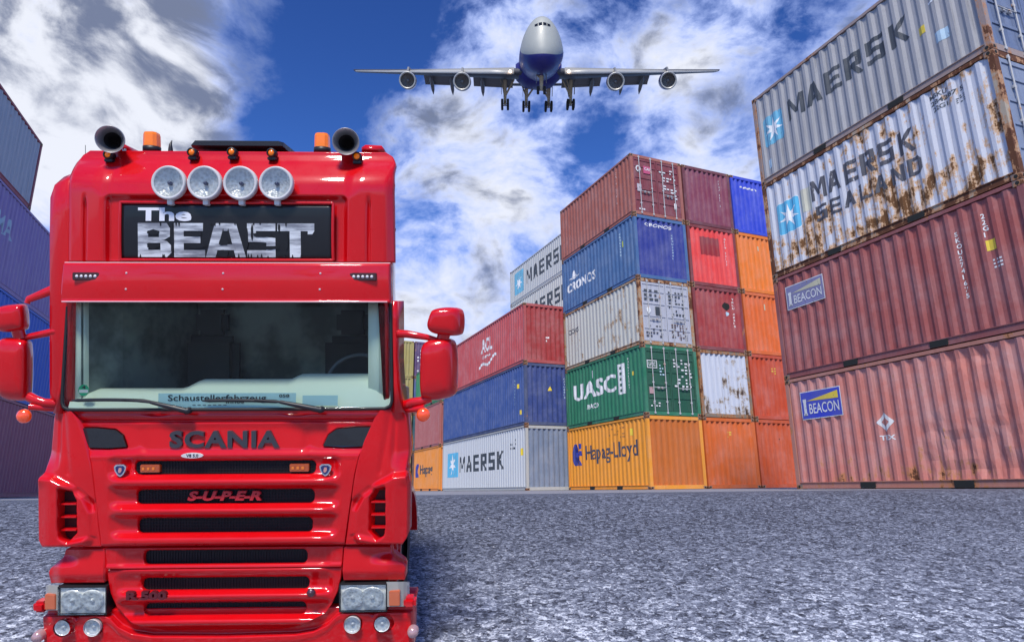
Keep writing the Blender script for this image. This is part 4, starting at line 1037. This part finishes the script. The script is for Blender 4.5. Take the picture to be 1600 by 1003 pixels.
# added black backing so no light shows through the joints
k = MB(); k.box(-1.05, 1.05, .27, .29, .35, 1.92); k.box(-.9, .9, .155, .165, .5, 1.88); k.box(-1.09, 1.09, .22, .24, .55, .95); k.build('light_block_backing', BLKM, truck)

# --- roof sign
def f_sign(px, py): return f_roof(px * 0 + 350.5, py * 0 + 395) - .045 + .008 * ((py - 363) / 45) ** 2 + .012 * (np.abs(px - 353.5) / 165) ** 4
sg_m = mat('sign_black', (.008, .008, .009), .4, coat=.3, spec=.3)
sign = sheet('roof_sign', 319, 404, lambda y: 191, lambda y: 516, f_sign, sg_m, truck, res=6, rim=.05)
k = MB(); P_ = [(189, 317), (518, 317), (518, 406.5), (189, 406.5)]
for i in range(4):
    a, b = P_[i], P_[(i + 1) % 4]; pts = [P(a[0] + (b[0] - a[0]) * j / 12, a[1] + (b[1] - a[1]) * j / 12, 0) for j in range(13)]
    pts = [P(a[0] + (b[0] - a[0]) * j / 12, a[1] + (b[1] - a[1]) * j / 12, dat(f_sign, a[0] + (b[0] - a[0]) * j / 12, a[1] + (b[1] - a[1]) * j / 12) - .002) for j in range(13)]
    k.tube(pts, .011, 8)
k.build('sign_frame', RED, sign)
SILV = mat('sign_silver', (.5, .5, .52), .35, .3); t_, p_ = nt_of(SILV); tc = t_.new('ShaderNodeTexCoord'); o_ = t_.vmath('MULTIPLY', tc.outputs['Object'], (1.5, 1, 9))
t_.l.new(t_.mix(t_.mr(t_.noise(o_, 2.2, 5, .6), .35, .65), (.22, .22, .24), (.80, .80, .78)), p_.inputs['Base Color'])
def glyph(rects): return rects
X0, Y0, Y1 = 217, 349, 402
def q4(a, b, c, d): return [(a, c), (b, c), (b, d), (a, d)]
BE = []
B = lambda x0, x1, y0, y1: q4(x0, x1, y0, y1)
# B
BE += [B(217, 233, 349, 402), B(233, 262, 349, 361), [(250, 361), (267, 357), (267, 370), (258, 375), (250, 374)], [(262, 349), (267, 357), (250, 361)], B(233, 252, 371, 380), [(252, 374), (262, 377), (269, 384), (269, 395), (262, 402), (252, 402)], B(233, 252, 391, 402)]
# E
BE += [B(273, 288, 349, 402), B(288, 318, 349, 361), B(288, 314, 370, 380), B(288, 321, 391, 402)]
# A
BE += [[(336, 349), (351, 349), (337, 402), (322, 402)], [(355, 349), (369, 349), (384, 402), (368, 402)], [(338, 382), (366, 382), (368, 391), (336, 391)], [(348, 349), (358, 349), (356, 361), (350, 361)]]
# S
BE += [B(386, 430, 349, 361), B(386, 400, 361, 378), [(400, 368), (430, 372), (430, 380), (400, 378)], B(416, 430, 378, 391), B(386, 430, 391, 402)]
# T
BE += [B(433, 490, 349, 361), [(488, 361), (490, 361), (487, 366), (480, 366), (480, 361)], B(452, 469, 361, 402)]
lg = flat('lettering', BE, f_sign, -.004, SILV, sign)
flat('lettering', fitpx(text_polys('The', 1, .035), 217, 300, 325, 346), f_sign, -.004, mat('sign_white', (.72, .72, .74), .4), sign)
# dark ragged silhouettes that cut into the letters
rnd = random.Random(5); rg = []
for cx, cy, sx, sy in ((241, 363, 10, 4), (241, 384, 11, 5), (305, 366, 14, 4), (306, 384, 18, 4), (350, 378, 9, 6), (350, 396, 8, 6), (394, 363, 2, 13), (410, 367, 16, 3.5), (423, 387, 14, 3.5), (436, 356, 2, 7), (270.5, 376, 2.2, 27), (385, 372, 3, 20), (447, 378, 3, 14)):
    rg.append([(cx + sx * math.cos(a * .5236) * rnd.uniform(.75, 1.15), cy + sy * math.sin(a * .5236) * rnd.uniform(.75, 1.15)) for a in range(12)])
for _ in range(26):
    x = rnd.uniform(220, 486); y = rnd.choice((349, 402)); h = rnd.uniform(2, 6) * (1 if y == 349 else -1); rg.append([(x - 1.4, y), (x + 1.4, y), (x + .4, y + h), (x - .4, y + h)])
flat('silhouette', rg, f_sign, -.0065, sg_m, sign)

# --- roof lamps, beacons, horns
for cx in (269.5, 324.5, 379.5, 434.5):
    d = dat(f_roof, cx, 300) - .045; c = P(cx, 287.5, d)
    k = MB(); k.lathe(c, [(.098, -.035), (.112, -.045), (.117, -.035), (.117, .0), (.09, .045), (.05, .06), (.0001, .062)], 40); sp_ = k.build('spot_lamp', LENSW, truck)
    k = MB(); k.lathe(c, [(.100, -.034), (.08, -.018), (.05, -.006), (.02, .002), (.0001, .003)], 36); k.build('reflector', REFL, sp_)
    k = MB(); k.lathe(c, [(.0001, -.030), (.010, -.028), (.014, -.018), (.012, .02)], 16); k.build('bulb_cap', mat('cap_blue_grey', (.10, .11, .18), .3, .5), sp_)
    k = MB(); k.lathe(c, [(.0001, -.046), (.05, -.043), (.099, -.036)], 30); k.build('lens', LGLASS, sp_)
    k = MB(); k.box(c.x - .018, c.x + .018, c.y - .02, c.y + .05, c.z - .150, c.z - .112, 0, .004); k.build('bracket', LENSW, sp_)
for cx, cy in ((158, 243), (289, 238.5), (350.5, 237.5), (412, 238.5), (543, 243.5)):
    d = dat(f_roof, cx, 256) - .02; c = P(cx, cy, d); k = MB()
    k.lathe(c, [(.0001, -.012), (.016, -.010), (.024, 0), (.024, .03)], 18); q = k.build('marker_lamp', AMB, truck)
    k = MB(); k.lathe(c, [(.024, -.012), (.033, -.008), (.033, .045), (.0001, .05)], 18); k.box(c.x - .03, c.x + .03, c.y, c.y + .06, c.z - .05, c.z - .028, 0, .004); k.build('lamp_mount', BLK, q)
for cx in (214, 477.5):
    c = P(cx, 231, .34); k = MB()
    s_ = .050
    k.layers([[(c.x + sx * w_, c.y + sy * w_, c.z + z) for sx, sy in ((-1, -.6), (-.6, -1), (.6, -1), (1, -.6), (1, .6), (.6, 1), (-.6, 1), (-1, .6))] for w_, z in ((s_, 0), (s_, .03), (s_ * .97, .085), (s_ * .88, .103), (s_ * .6, .108))], smooth=False)
    q = k.build('beacon', AMB, truck)
    k = MB(); k.lathe((c.x, c.y, c.z - .035), [(.0001, -.08), (.03, -.08), (.035, -.01), (.062, .0), (.062, .034), (.0001, .034)], 20, axis='Z'); k.build('beacon_base', BLK, q)
HORN = mat('horn_steel', (.38, .36, .36), .38, .7)
for cx, cy in ((168, 219), (533, 220)):
    c = P(cx, cy, .12); k = MB()
    rot_ = Matrix.Rotation(R_(17 if cx < 300 else 9), 3, 'Z') @ Matrix.Rotation(R_(8), 3, 'X')
    aim = lambda b: setattr(b, 'v', [tuple(c + rot_ @ (Vector(v) - c)) for v in b.v])
    k.lathe(c, [(.050, .10), (.062, .06), (.078, .022), (.090, .003), (.093, 0), (.096, .006), (.088, .03), (.064, .08), (.05, .15), (.03, .22), (.03, .26), (.0001, .26)], 36)
    aim(k); q = k.build('air_horn', HORN, truck)
    k = MB(); k.lathe(c, [(.056, .075), (.045, .11), (.034, .16), (.0001, .2)], 36); aim(k); k.build('horn_throat', mat('throat_dark', (.06, .05, .05), .45, .6), q)
    k = MB(); k.tube([c + Vector((0, .18, -.02)), c + Vector((0, .2, -.16))], .012, 8); k.build('horn_stand', CHROME, q)
# roof hatch spoiler and stub antenna, whip antennas
k = MB(); a = P(280, 232, .30); b = P(421, 222, .30)
k.layers([[(a.x, .27, a.z + .012), (b.x, .27, a.z + .012), (b.x - .03, .27, b.z), (a.x + .03, .27, b.z)], [(a.x - .01, .33, a.z), (b.x + .01, .33, a.z), (b.x - .01, .33, b.z + .005), (a.x + .01, .33, b.z + .005)], [(a.x, .9, a.z), (b.x, .9, a.z), (b.x, .9, b.z), (a.x, .9, b.z)]], smooth=False)
k.build('roof_hatch', BLK, truck)
k = MB(); c = P(241, 233, .36); k.tube([c + Vector((0, 0, -.05)), c, c + Vector((0, .0, .03)), c + Vector((0, .02, .065))], [.02, .016, .010, .003], 10); k.build('stub_antenna', BLK, truck)
for s in (-1, 1):
    k = MB(); x = s * 1.13; k.tube([(x, .33, 3.30), (x, .33, 3.28 + (.6 if s < 0 else .12))], [.004, .002], 6); k.tube([(x, .31, 3.24), (x, .35, 3.27)], .022, 8); k.build('whip_antenna', BLK, truck)

# --- wipers
def wiper(pv, el, b0, b1):
    k = MB(); q = lambda x, y, o: P(x, y, dat(f_ws, x, min(y, 638)) - o)
    k.tube([q(*pv, .02), q((pv[0] + el[0]) / 2, (pv[1] + el[1]) / 2 - .5, .045), q(*el, .03)], [.022, .017, .012], 8)
    k.lathe(q(*pv, .03), [(.0001, -.01), (.022, -.006), (.024, .04)], 14)
    w_ = k.build('wiper', BLK, truck)
    k = MB(); n = 12; pts = [q(b0[0] + (b1[0] - b0[0]) * j / n, b0[1] + (b1[1] - b0[1]) * j / n - 1.5 * math.sin(math.pi * j / n), .012) for j in range(n + 1)]
    k.tube(pts, [.005] + [.012] * (n - 1) + [.005], 6); k.build('wiper_blade', BLK, w_)
    k = MB(); k.tube([q(*el, .03), q((b0[0] + b1[0]) / 2 + 20, (b0[1] + b1[1]) / 2 - 2, .02)], .009, 6); k.build('wiper_joint', BLK, w_)
wiper((296, 642), (240, 628), (113, 625), (238, 626)); wiper((502, 641), (440, 628), (318, 626), (442, 628))

# --- mirrors
def pebble(name, poly, d0, thick, mt, parent, k0=.86):
    cx = sum(p[0] for p in poly) / len(poly); cy = sum(p[1] for p in poly) / len(poly)
    # smooth the outline
    pts = [np.array(p, float) for p in poly]
    for _ in range(3):
        new = []
        for i in range(len(pts)):
            a, b = pts[i], pts[(i + 1) % len(pts)]; new += [a * .75 + b * .25, a * .25 + b * .75]
        pts = new
    k = MB(); lp = []
    for s, z in ((.35, -.02), (.70, -.012), (.88, .004), (.965, .03), (1., .065), (1., .6), (.985, .85), (.95, 1.0)):
        z = z if z <= .07 else .07 + (thick - .07) * (z - .07) / .93
        lp.append([P(cx + (p[0] - cx) * s, cy + (p[1] - cy) * s, d0 + z) for p in pts])
    k.layers(lp); q = k.build(name, mt, parent)
    g = MB(); g.add([P(cx + (p[0] - cx) * .90, cy + (p[1] - cy) * .90, d0 + thick + .003) for p in pts], [list(range(len(pts)))], 0); g.build('mirror_glass', CHROME, q)
    return q
mw = [(2, 485), (6, 478), (40, 474), (45, 480), (47, 510), (42, 517), (8, 520), (0, 512)]
mm = [(4, 532), (14, 526), (46, 528), (51, 540), (50, 618), (45, 626), (8, 624), (0, 600), (0, 560)]
mwr = [(662, 492), (668, 481), (703, 479), (711, 488), (711, 516), (705, 526), (668, 523), (657, 512)]
mmr = [(650, 532), (690, 526), (699, 540), (699, 605), (694, 622), (652, 628), (647, 616), (648, 560)]
DM = .10
pebble('wide_mirror', [(x - 9, y) for x, y in mw], DM, .13, RED, truck); pebble('main_mirror', [(x - 9, y) for x, y in mm], DM, .15, RED, truck)
pebble('wide_mirror', mwr, DM, .13, RED, truck); pebble('main_mirror', mmr, DM, .15, RED, truck)
k = MB(); k.tube([P(24, 515, DM + .06), P(28, 530, DM + .06)], .045, 10, flat=.7)
k.tube([P(100, 516, .20), P(80, 518, .16), P(40, 526, DM + .07), P(26, 530, DM + .07)], [.030, .028, .022, .020], 10)
k.tube([P(40, 618, DM + .06), P(52, 624, DM + .05), P(66, 628, .14), P(88, 630, .2)], [.035, .034, .030, .034], 10)
k.tube([P(46, 634, .12), P(60, 636, .13), P(84, 638, .2)], [.024, .022, .024], 8)
k.build('mirror_arm', RED, truck); k = MB()
k.tube([P(40, 474, .14), P(42, 468, .14), P(70, 456, .16), P(97, 441, .2)], [.022, .026, .034, .030], 10, flat=.6)
k.build('mirror_arm', RED, truck)
k = MB(); k.tube([P(684, 520, DM + .06), P(680, 534, DM + .06)], .045, 10, flat=.7)
k.tube([P(603, 521, .20), P(625, 522, .16), P(655, 527, DM + .07), P(672, 532, DM + .07)], [.030, .028, .022, .020], 10)
k.tube([P(662, 622, DM + .06), P(648, 628, DM + .05), P(636, 629, .14), P(618, 634, .2)], [.035, .034, .032, .036], 10)
k.tube([P(656, 638, .12), P(642, 640, .13), P(618, 640, .2)], [.026, .024, .026], 8)
k.build('mirror_arm', RED, truck)
for cx in (38, 656):
    c = P(cx, 649, .10); k = MB(); k.lathe(c, [(.0001, -.03), (.03, -.026), (.047, -.008), (.050, .012), (.035, .03), (.0001, .034)], 24)
    k.build('side_repeater', mat('repeater_orange', (.80, .07, .01), .2, coat=1, emis=(1, .1, .01), es=.15), truck)
for s in (-1, 1):       # upright grab rails at the front corners
    k = MB(); x = s * 1.13; k.tube([(x, .3, 1.62), (x + s * .035, .3, 1.58), (x + s * .035, .3, 1.34), (x, .3, 1.30)], .014, 8); k.build('grab_handle', RED, truck)

# --- fenders, wheels, chassis (mostly hidden behind the nose)
for s in (-1, 1):
    k = MB(); pr = []
    for a in range(0, 181, 12):
        t = R_(a); pr.append((math.cos(t), math.sin(t)))
    lp = [[(s * x, 1.35 - c * .60, .52 + q * .56) for c, q in pr] + [(s * x, 1.35 - c * .55, .52 + q * .51) for c, q in pr[::-1]] for x in (.80, 1.12)]
    k.layers(lp, smooth=False); k.build('fender', RED, truck)
    k = MB(); k.box(*sorted((s * 1.0, s * 1.17)), .26, .30, .40, 1.02, 0, .01); k.box(*sorted((s * .9, s * 1.1)), .4, .7, .35, .42, 0, .01); k.build('step', RED, truck)
    for yy, dual in ((1.35, 0), (3.9, 0)):
        for w_ in range(1 + dual):
            xx = s * (.92 if yy < 2 else .50)
            k = MB(); k.lathe((xx, yy, .52), [(.30, -.14), (.44, -.145), (.50, -.12), (.52, -.07), (.52, .07), (.50, .12), (.44, .145), (.30, .14)], 36, axis='X'); wh = k.build('wheel', TYRE, truck)
            k = MB(); k.lathe((xx, yy, .52), [(.0001, -.02), (.12, -.03), (.16, -.06), (.22, -.06), (.30, -.13), (.30, .13), (.22, .06), (.0001, .02)], 28, axis='X'); k.build('rim', CHROME, wh)
k = MB()
for s in (-1, 1): k.box(*sorted((s * .36, s * .44)), .6, 4.4, .78, 1.02)
for y in (1.35, 3.9): k.box(-.5, .5, y - .06, y + .06, .46, .58)
k.box(-.34, .34, 4.3, 4.4, .8, 1.0); k.box(-.4, .4, 3.2, 4.1, 1.03, 1.12)
for s in (-1, 1): k.tube([(s * .60, 2.1, .72), (s * .60, 3.1, .72)], .24, 20)
k.build('chassis', BLK, truck)

# ------------------------------------------------------------------ aircraft
DP = 107.; ATT = R_(-14.5); LEN = .55; ca, sa = math.cos(ATT), math.sin(ATT)
AX_F = (UP * sa - FW * ca); AX_U = (UP * ca + FW * sa); AX_R = AX_F.cross(AX_U)   # nose, up, its right hand
PM = Matrix((AX_R, AX_F * LEN, AX_U)).transposed().to_4x4(); PM.translation = pt(841, 101, DP) 
plane = empty('airliner', PM, 'four engined wide-body airliner with a white top and dark blue belly, wheels down', 'airliner')
# origin: fuselage axis at the wing root leading edge region (station 31 from the nose)
def S(st): return 31. - st
NAVYP = (.012, .012, .16)
FUS = mat('fuselage_paint', (.62, .63, .58), .45, coat=.1); t_, p_ = nt_of(FUS); tc = t_.new('ShaderNodeTexCoord'); q_ = t_.sep(tc.outputs['Object'])
lim = t_.math('ADD', t_.mr(q_[1], 16, 30, 1.3, -.7), t_.mr(q_[1], -38, -12, 3.0, 0)); t_.l.new(t_.mix(t_.mr(t_.math('SUBTRACT', q_[2], lim), -.06, .06), NAVYP, (.36, .37, .33)), p_.inputs['Base Color'])
GW = mat('wing_grey', (.16, .165, .17), .4, .2); GD = mat('wing_under', (.045, .047, .06), .6); LEm = mat('slat_metal', (.38, .38, .36), .45, .2)
GEAR = mat('gear_cream', (.42, .36, .24), .5); PT = mat('plane_tyre', (.015, .015, .017), .8)
k = MB(); stn = [(0.05, .25, .25, -.9), (.8, 1.1, 1.1, -.75), (2.0, 1.9, 2.1, -.5), (3.6, 2.55, 3.3, -.25), (5.5, 2.95, 4.5, -.1), (8, 3.2, 4.95, 0), (12, 3.25, 5.0, 0), (20, 3.25, 4.9, 0), (24, 3.25, 4.2, 0), (28, 3.25, 3.3, 0), (45, 3.25, 3.25, 0), (52, 2.9, 3.2, .25), (58, 2.2, 2.9, .9), (64, 1.2, 1.9, 1.9), (68.5, .3, .5, 2.6)]
lp = []
for st, rw, ht, zc in stn:
    rg = []
    for j in range(40):
        a = 2 * math.pi * j / 40; x = math.sin(a); z = -math.cos(a)
        if z > 0: zz = z * ht; xx = x * rw * (1 - .16 * z * (1 if ht > rw * 1.15 else 0))
        else: zz = z * min(ht, rw); xx = x * rw
        rg.append((xx, S(st), zz + zc))
    lp.append(rg)
k.layers(lp); k.build('fuselage', FUS, plane)
k = MB()        # cockpit panes
for s in (-1, 1):
    for i in range(2):
        x0 = s * (.08 + .60 * i); x1 = s * (.56 + .56 * i); yy = [S(4.05), S(4.15), S(4.5), S(5.0)]
        k.add([(x0, yy[i] + .12, 3.42 - .1 * i), (x1, yy[i + 1] + .12, 3.38 - .14 * i), (x1, yy[i + 1] - .18, 3.70 - .2 * i), (x0, yy[i] - .18, 3.78 - .14 * i)], [(0, 1, 2, 3)])
k.build('cockpit_window', mat('cockpit_glass', (.01, .01, .012), .1), plane, recalc=False)
k = MB(); k.layers([[(x * w_, S(st), -1.6 + z * h) for x, z in ((-1, .6), (-1, -.3), (-.6, -.9), (0, -1), (.6, -.9), (1, -.3), (1, .6))] for st, w_, h in ((19, 2.2, 1.2), (22, 3.4, 2.1), (28, 3.75, 2.3), (36, 3.6, 2.2), (41, 2.2, 1.4))])
k.build('belly_fairing', mat('belly_navy', NAVYP, .65), plane)
def wing_z(x): return -1.9 + (abs(x) - 3) * .055 + .0003 * (abs(x) - 3) ** 2
def le(x): return 20.5 + (abs(x) - 3) * .80
def te(x): return 37.5 + max(0, abs(x) - 3) * .26 if abs(x) < 12 else 39.8 + (abs(x) - 12) * .60
def thick(x): return 1.7 - 1.35 * (abs(x) - 3) / 29
for s in (-1, 1):
    k = MB(); up = []; 
    secs = []
    for x in (1.5, 3, 6, 9, 12, 16, 20, 24, 28, 31, 32.2):
        l, t = le(x), te(x); c = t - l; h = thick(x); z = wing_z(x)
        prof = [(0, 0), (.02, .22), (.08, .42), (.3, .55), (.6, .38), (.88, .10), (.88, -.02), (.6, -.28), (.3, -.42), (.08, -.28), (.02, -.15)]
        secs.append([(s * x, S(l + c * a), z + b * h) for a, b in prof])
    k.layers(secs, 0)
    k.build('wing', GD, plane)
    k = MB(); secs = []
    for x in (4.0, 8, 12, 16, 20, 24, 28, 31.8):
        l, t = le(x) - .5, te(x); h = thick(x) * 1.05; z = wing_z(x) - .25
        secs.append([(s * x, S(l), z - .06), (s * x, S(l + .15), z + .16 * h + .05), (s * x, S(l + 1.2), z + .5 * h + .15), (s * x, S(l + 1.0), z + .2 * h), (s * x, S(l + .3), z - .04)])
    k.layers(secs); k.build('slat', LEm, plane)
    for a, b in ((4.2, 11.0), (13.2, 19.8)):
        k = MB(); secs = []
        for x in (a, b):
            t = te(x); z = wing_z(x) - .05
            secs.append([(s * x, S(t - 2.0), z), (s * x, S(t - 1.5), z + .12), (s * x, S(t + .8), z - .8), (s * x, S(t + .7), z - .95)])
        k.layers(secs, smooth=False); k.build('flap', GW, plane)
        k = MB(); secs = []
        for x in (a, b):
            t = te(x); z = wing_z(x) - .85
            secs.append([(s * x, S(t + .7), z), (s * x, S(t + .9), z + .06), (s * x, S(t + 1.7), z - .5), (s * x, S(t + 1.6), z - .6)])
        k.layers(secs, smooth=False); k.build('flap', GW, plane)
    for x in (5.6, 9.4, 14.8, 18.4):
        t = te(x); z = wing_z(x); k = MB()
        k.tube([(s * x, S(t - 4.5), z - .35), (s * x, S(t - 2.5), z - .85), (s * x, S(t), z - 1.5), (s * x, S(t + 1.6), z - 2.3), (s * x, S(t + 2.6), z - 3.0)], [.05, .32, .36, .28, .05], 8); k.build('flap_fairing', GW, plane)
    for x in (12.4, 21.8):
        l = le(x); z = wing_z(x) - 1.65; k = MB(); c0 = l - 3.6
        k.lathe((s * x, S(c0), z), [(1.12, -.35), (1.22, -.02), (1.36, .05), (1.45, -.5), (1.42, -2.4), (1.05, -3.6), (.65, -4.6), (.3, -5.6), (.0001, -5.8)], 32)
        en = k.build('engine', mat('nacelle_navy', (.02, .02, .12), .35, coat=.3), plane)
        k = MB(); k.lathe((s * x, S(c0), z), [(1.12, -.30), (1.20, .02), (1.30, .09), (1.38, .05), (1.41, -.15)], 32); k.build('intake_lip', mat('lip_silver', (.5, .49, .44), .4, .4), en)
        k = MB(); k.lathe((s * x, S(c0), z), [(1.14, -.3), (1.10, -.9), (.0001, -1.0)], 32)
        for j in range(18):
            a = j * math.pi / 9; k.add([(s * x + math.cos(a) * .3, S(c0) - .9, z + math.sin(a) * .3), (s * x + math.cos(a) * 1.08, S(c0) - .8, z + math.sin(a) * 1.08), (s * x + math.cos(a + .2) * 1.08, S(c0) - .88, z + math.sin(a + .2) * 1.08), (s * x + math.cos(a + .3) * .3, S(c0) - .95, z + math.sin(a + .3) * .3)], [(0, 1, 2, 3)], 0)
        k.build('fan', mat('fan_dark', (.10, .09, .08), .4, .5), en)
        k = MB(); k.lathe((s * x, S(c0), z), [(.0001, -.45), (.14, -.6), (.26, -.85)], 16); k.build('spinner', GW, en)
        k = MB(); k.layers([[(s * x + w_, S(st), zz) for w_, st, zz in ((-.16, c0 + .8, z + 1.35), (.16, c0 + .8, z + 1.35), (.16, c0 + 6.0, z + 1.2), (-.16, c0 + 6.0, z + 1.2))], [(s * x + w_, S(st), zz) for w_, st, zz in ((-.13, l - .6, z + 2.3), (.13, l - .6, z + 2.3), (.13, l + 3.5, z + 2.2), (-.13, l + 3.5, z + 2.2))]], smooth=False); k.build('pylon', GW, en)
    k = MB(); secs = [[(s * x, S(l + c * a), z + b) for a, b in ((0, 0), (.1, .18), (.5, .22), (1, 0), (.5, -.16), (.1, -.12))] for x, l, c, z in ((.8, 58, 8.5, -1.6), (11.0, 65.5, 2.6, -1.2))]
    k.layers(secs); k.build('tailplane', GD, plane)
    k = MB(); k.lathe((s * 4.6, S(20.6), -1.75), [(.0001, .12), (.18, .06), (.22, -.1)], 12); k.build('landing_light', mat('landing_light', (1, .9, .8), .3, emis=(1, .72, .5), es=6), plane)
k = MB(); k.layers([[(w_ * q, S(st), z) for w_, st in ((-1, 54 + o), (1, 54 + o), (1, 54 + o + c), (-1, 54 + o + c))] for o, c, z, q in ((0, 11, 2.6, .35), (6.5, 6.5, 6.2, .15))], smooth=False); k.build('tail_fin', FUS, plane)
def gear(x, st, ztop, zb, n, wr, parent_name='landing_gear', lean=0.):
    k = MB(); y = S(st); tilt = .15
    k.tube([(x, y, ztop), (x + lean * .4, y, (ztop + zb) / 2), (x + lean * .4, y, zb)], [.34, .28, .22], 10)
    k.tube([(x + (1.5 if x > 0 else -1.5) * (-1 if n == 4 else 0), y, ztop + .1), (x + lean * .4, y, zb + 1.3)], .16, 6)
    k.tube([(x, y - 1.8, ztop + .2), (x + lean * .4, y, zb + 1.0)], .15, 6); k.tube([(x + .7, y, ztop), (x + lean * .4, y + .1, zb + 1.5)], .12, 6)
    xs = x + lean * .4
    if n == 4: k.tube([(xs, y + .75, zb + .12), (xs, y - .75, zb - .12)], .12, 6)
    for dy in ((.75, -.75) if n == 4 else (0,)): k.tube([(xs - .5, y + dy, zb + dy * tilt), (xs + .5, y + dy, zb + dy * tilt)], .09, 6)
    g = k.build(parent_name, GEAR, plane)
    for dy in ((.75, -.75) if n == 4 else (0,)):
        for dx in (-.48, .48):
            w_ = MB(); w_.lathe((xs + dx, y + dy, zb + dy * tilt), [(.2, -.18), (wr * .85, -.2), (wr, -.12), (wr, .12), (wr * .85, .2), (.2, .18)], 20, axis='X'); w_.lathe((xs + dx, y + dy, zb + dy * tilt), [(.0001, -.12), (.22, -.14), (.24, .14), (.0001, .12)], 12, 1, axis='X'); w_.build('wheel', [PT, GEAR], g)
    d = MB(); sx = 1 if x >= 0 else -1
    if n == 4: d.box(*sorted((x + sx * .55, x + sx * .62)), y - 1.0, y + 1.0, zb + 1.6, ztop + .1, 0, .02); d.build('gear_door', GW, g)
    else:
        for q in (-.75, .70): d.box(x + q, x + q + .06, y - .9, y + .9, ztop - 1.2, ztop + .1, 0, .02)
        d.build('gear_door', GW, g)
gear(-5.5, 31.5, -2.4, -6.3, 4, .80); gear(5.5, 31.5, -2.4, -6.3, 4, .80)
gear(-1.9, 34.5, -3.2, -6.5, 4, .80); gear(1.9, 34.5, -3.2, -6.5, 4, .80)
gear(0, 7.6, -3.0, -5.2, 2, .60)
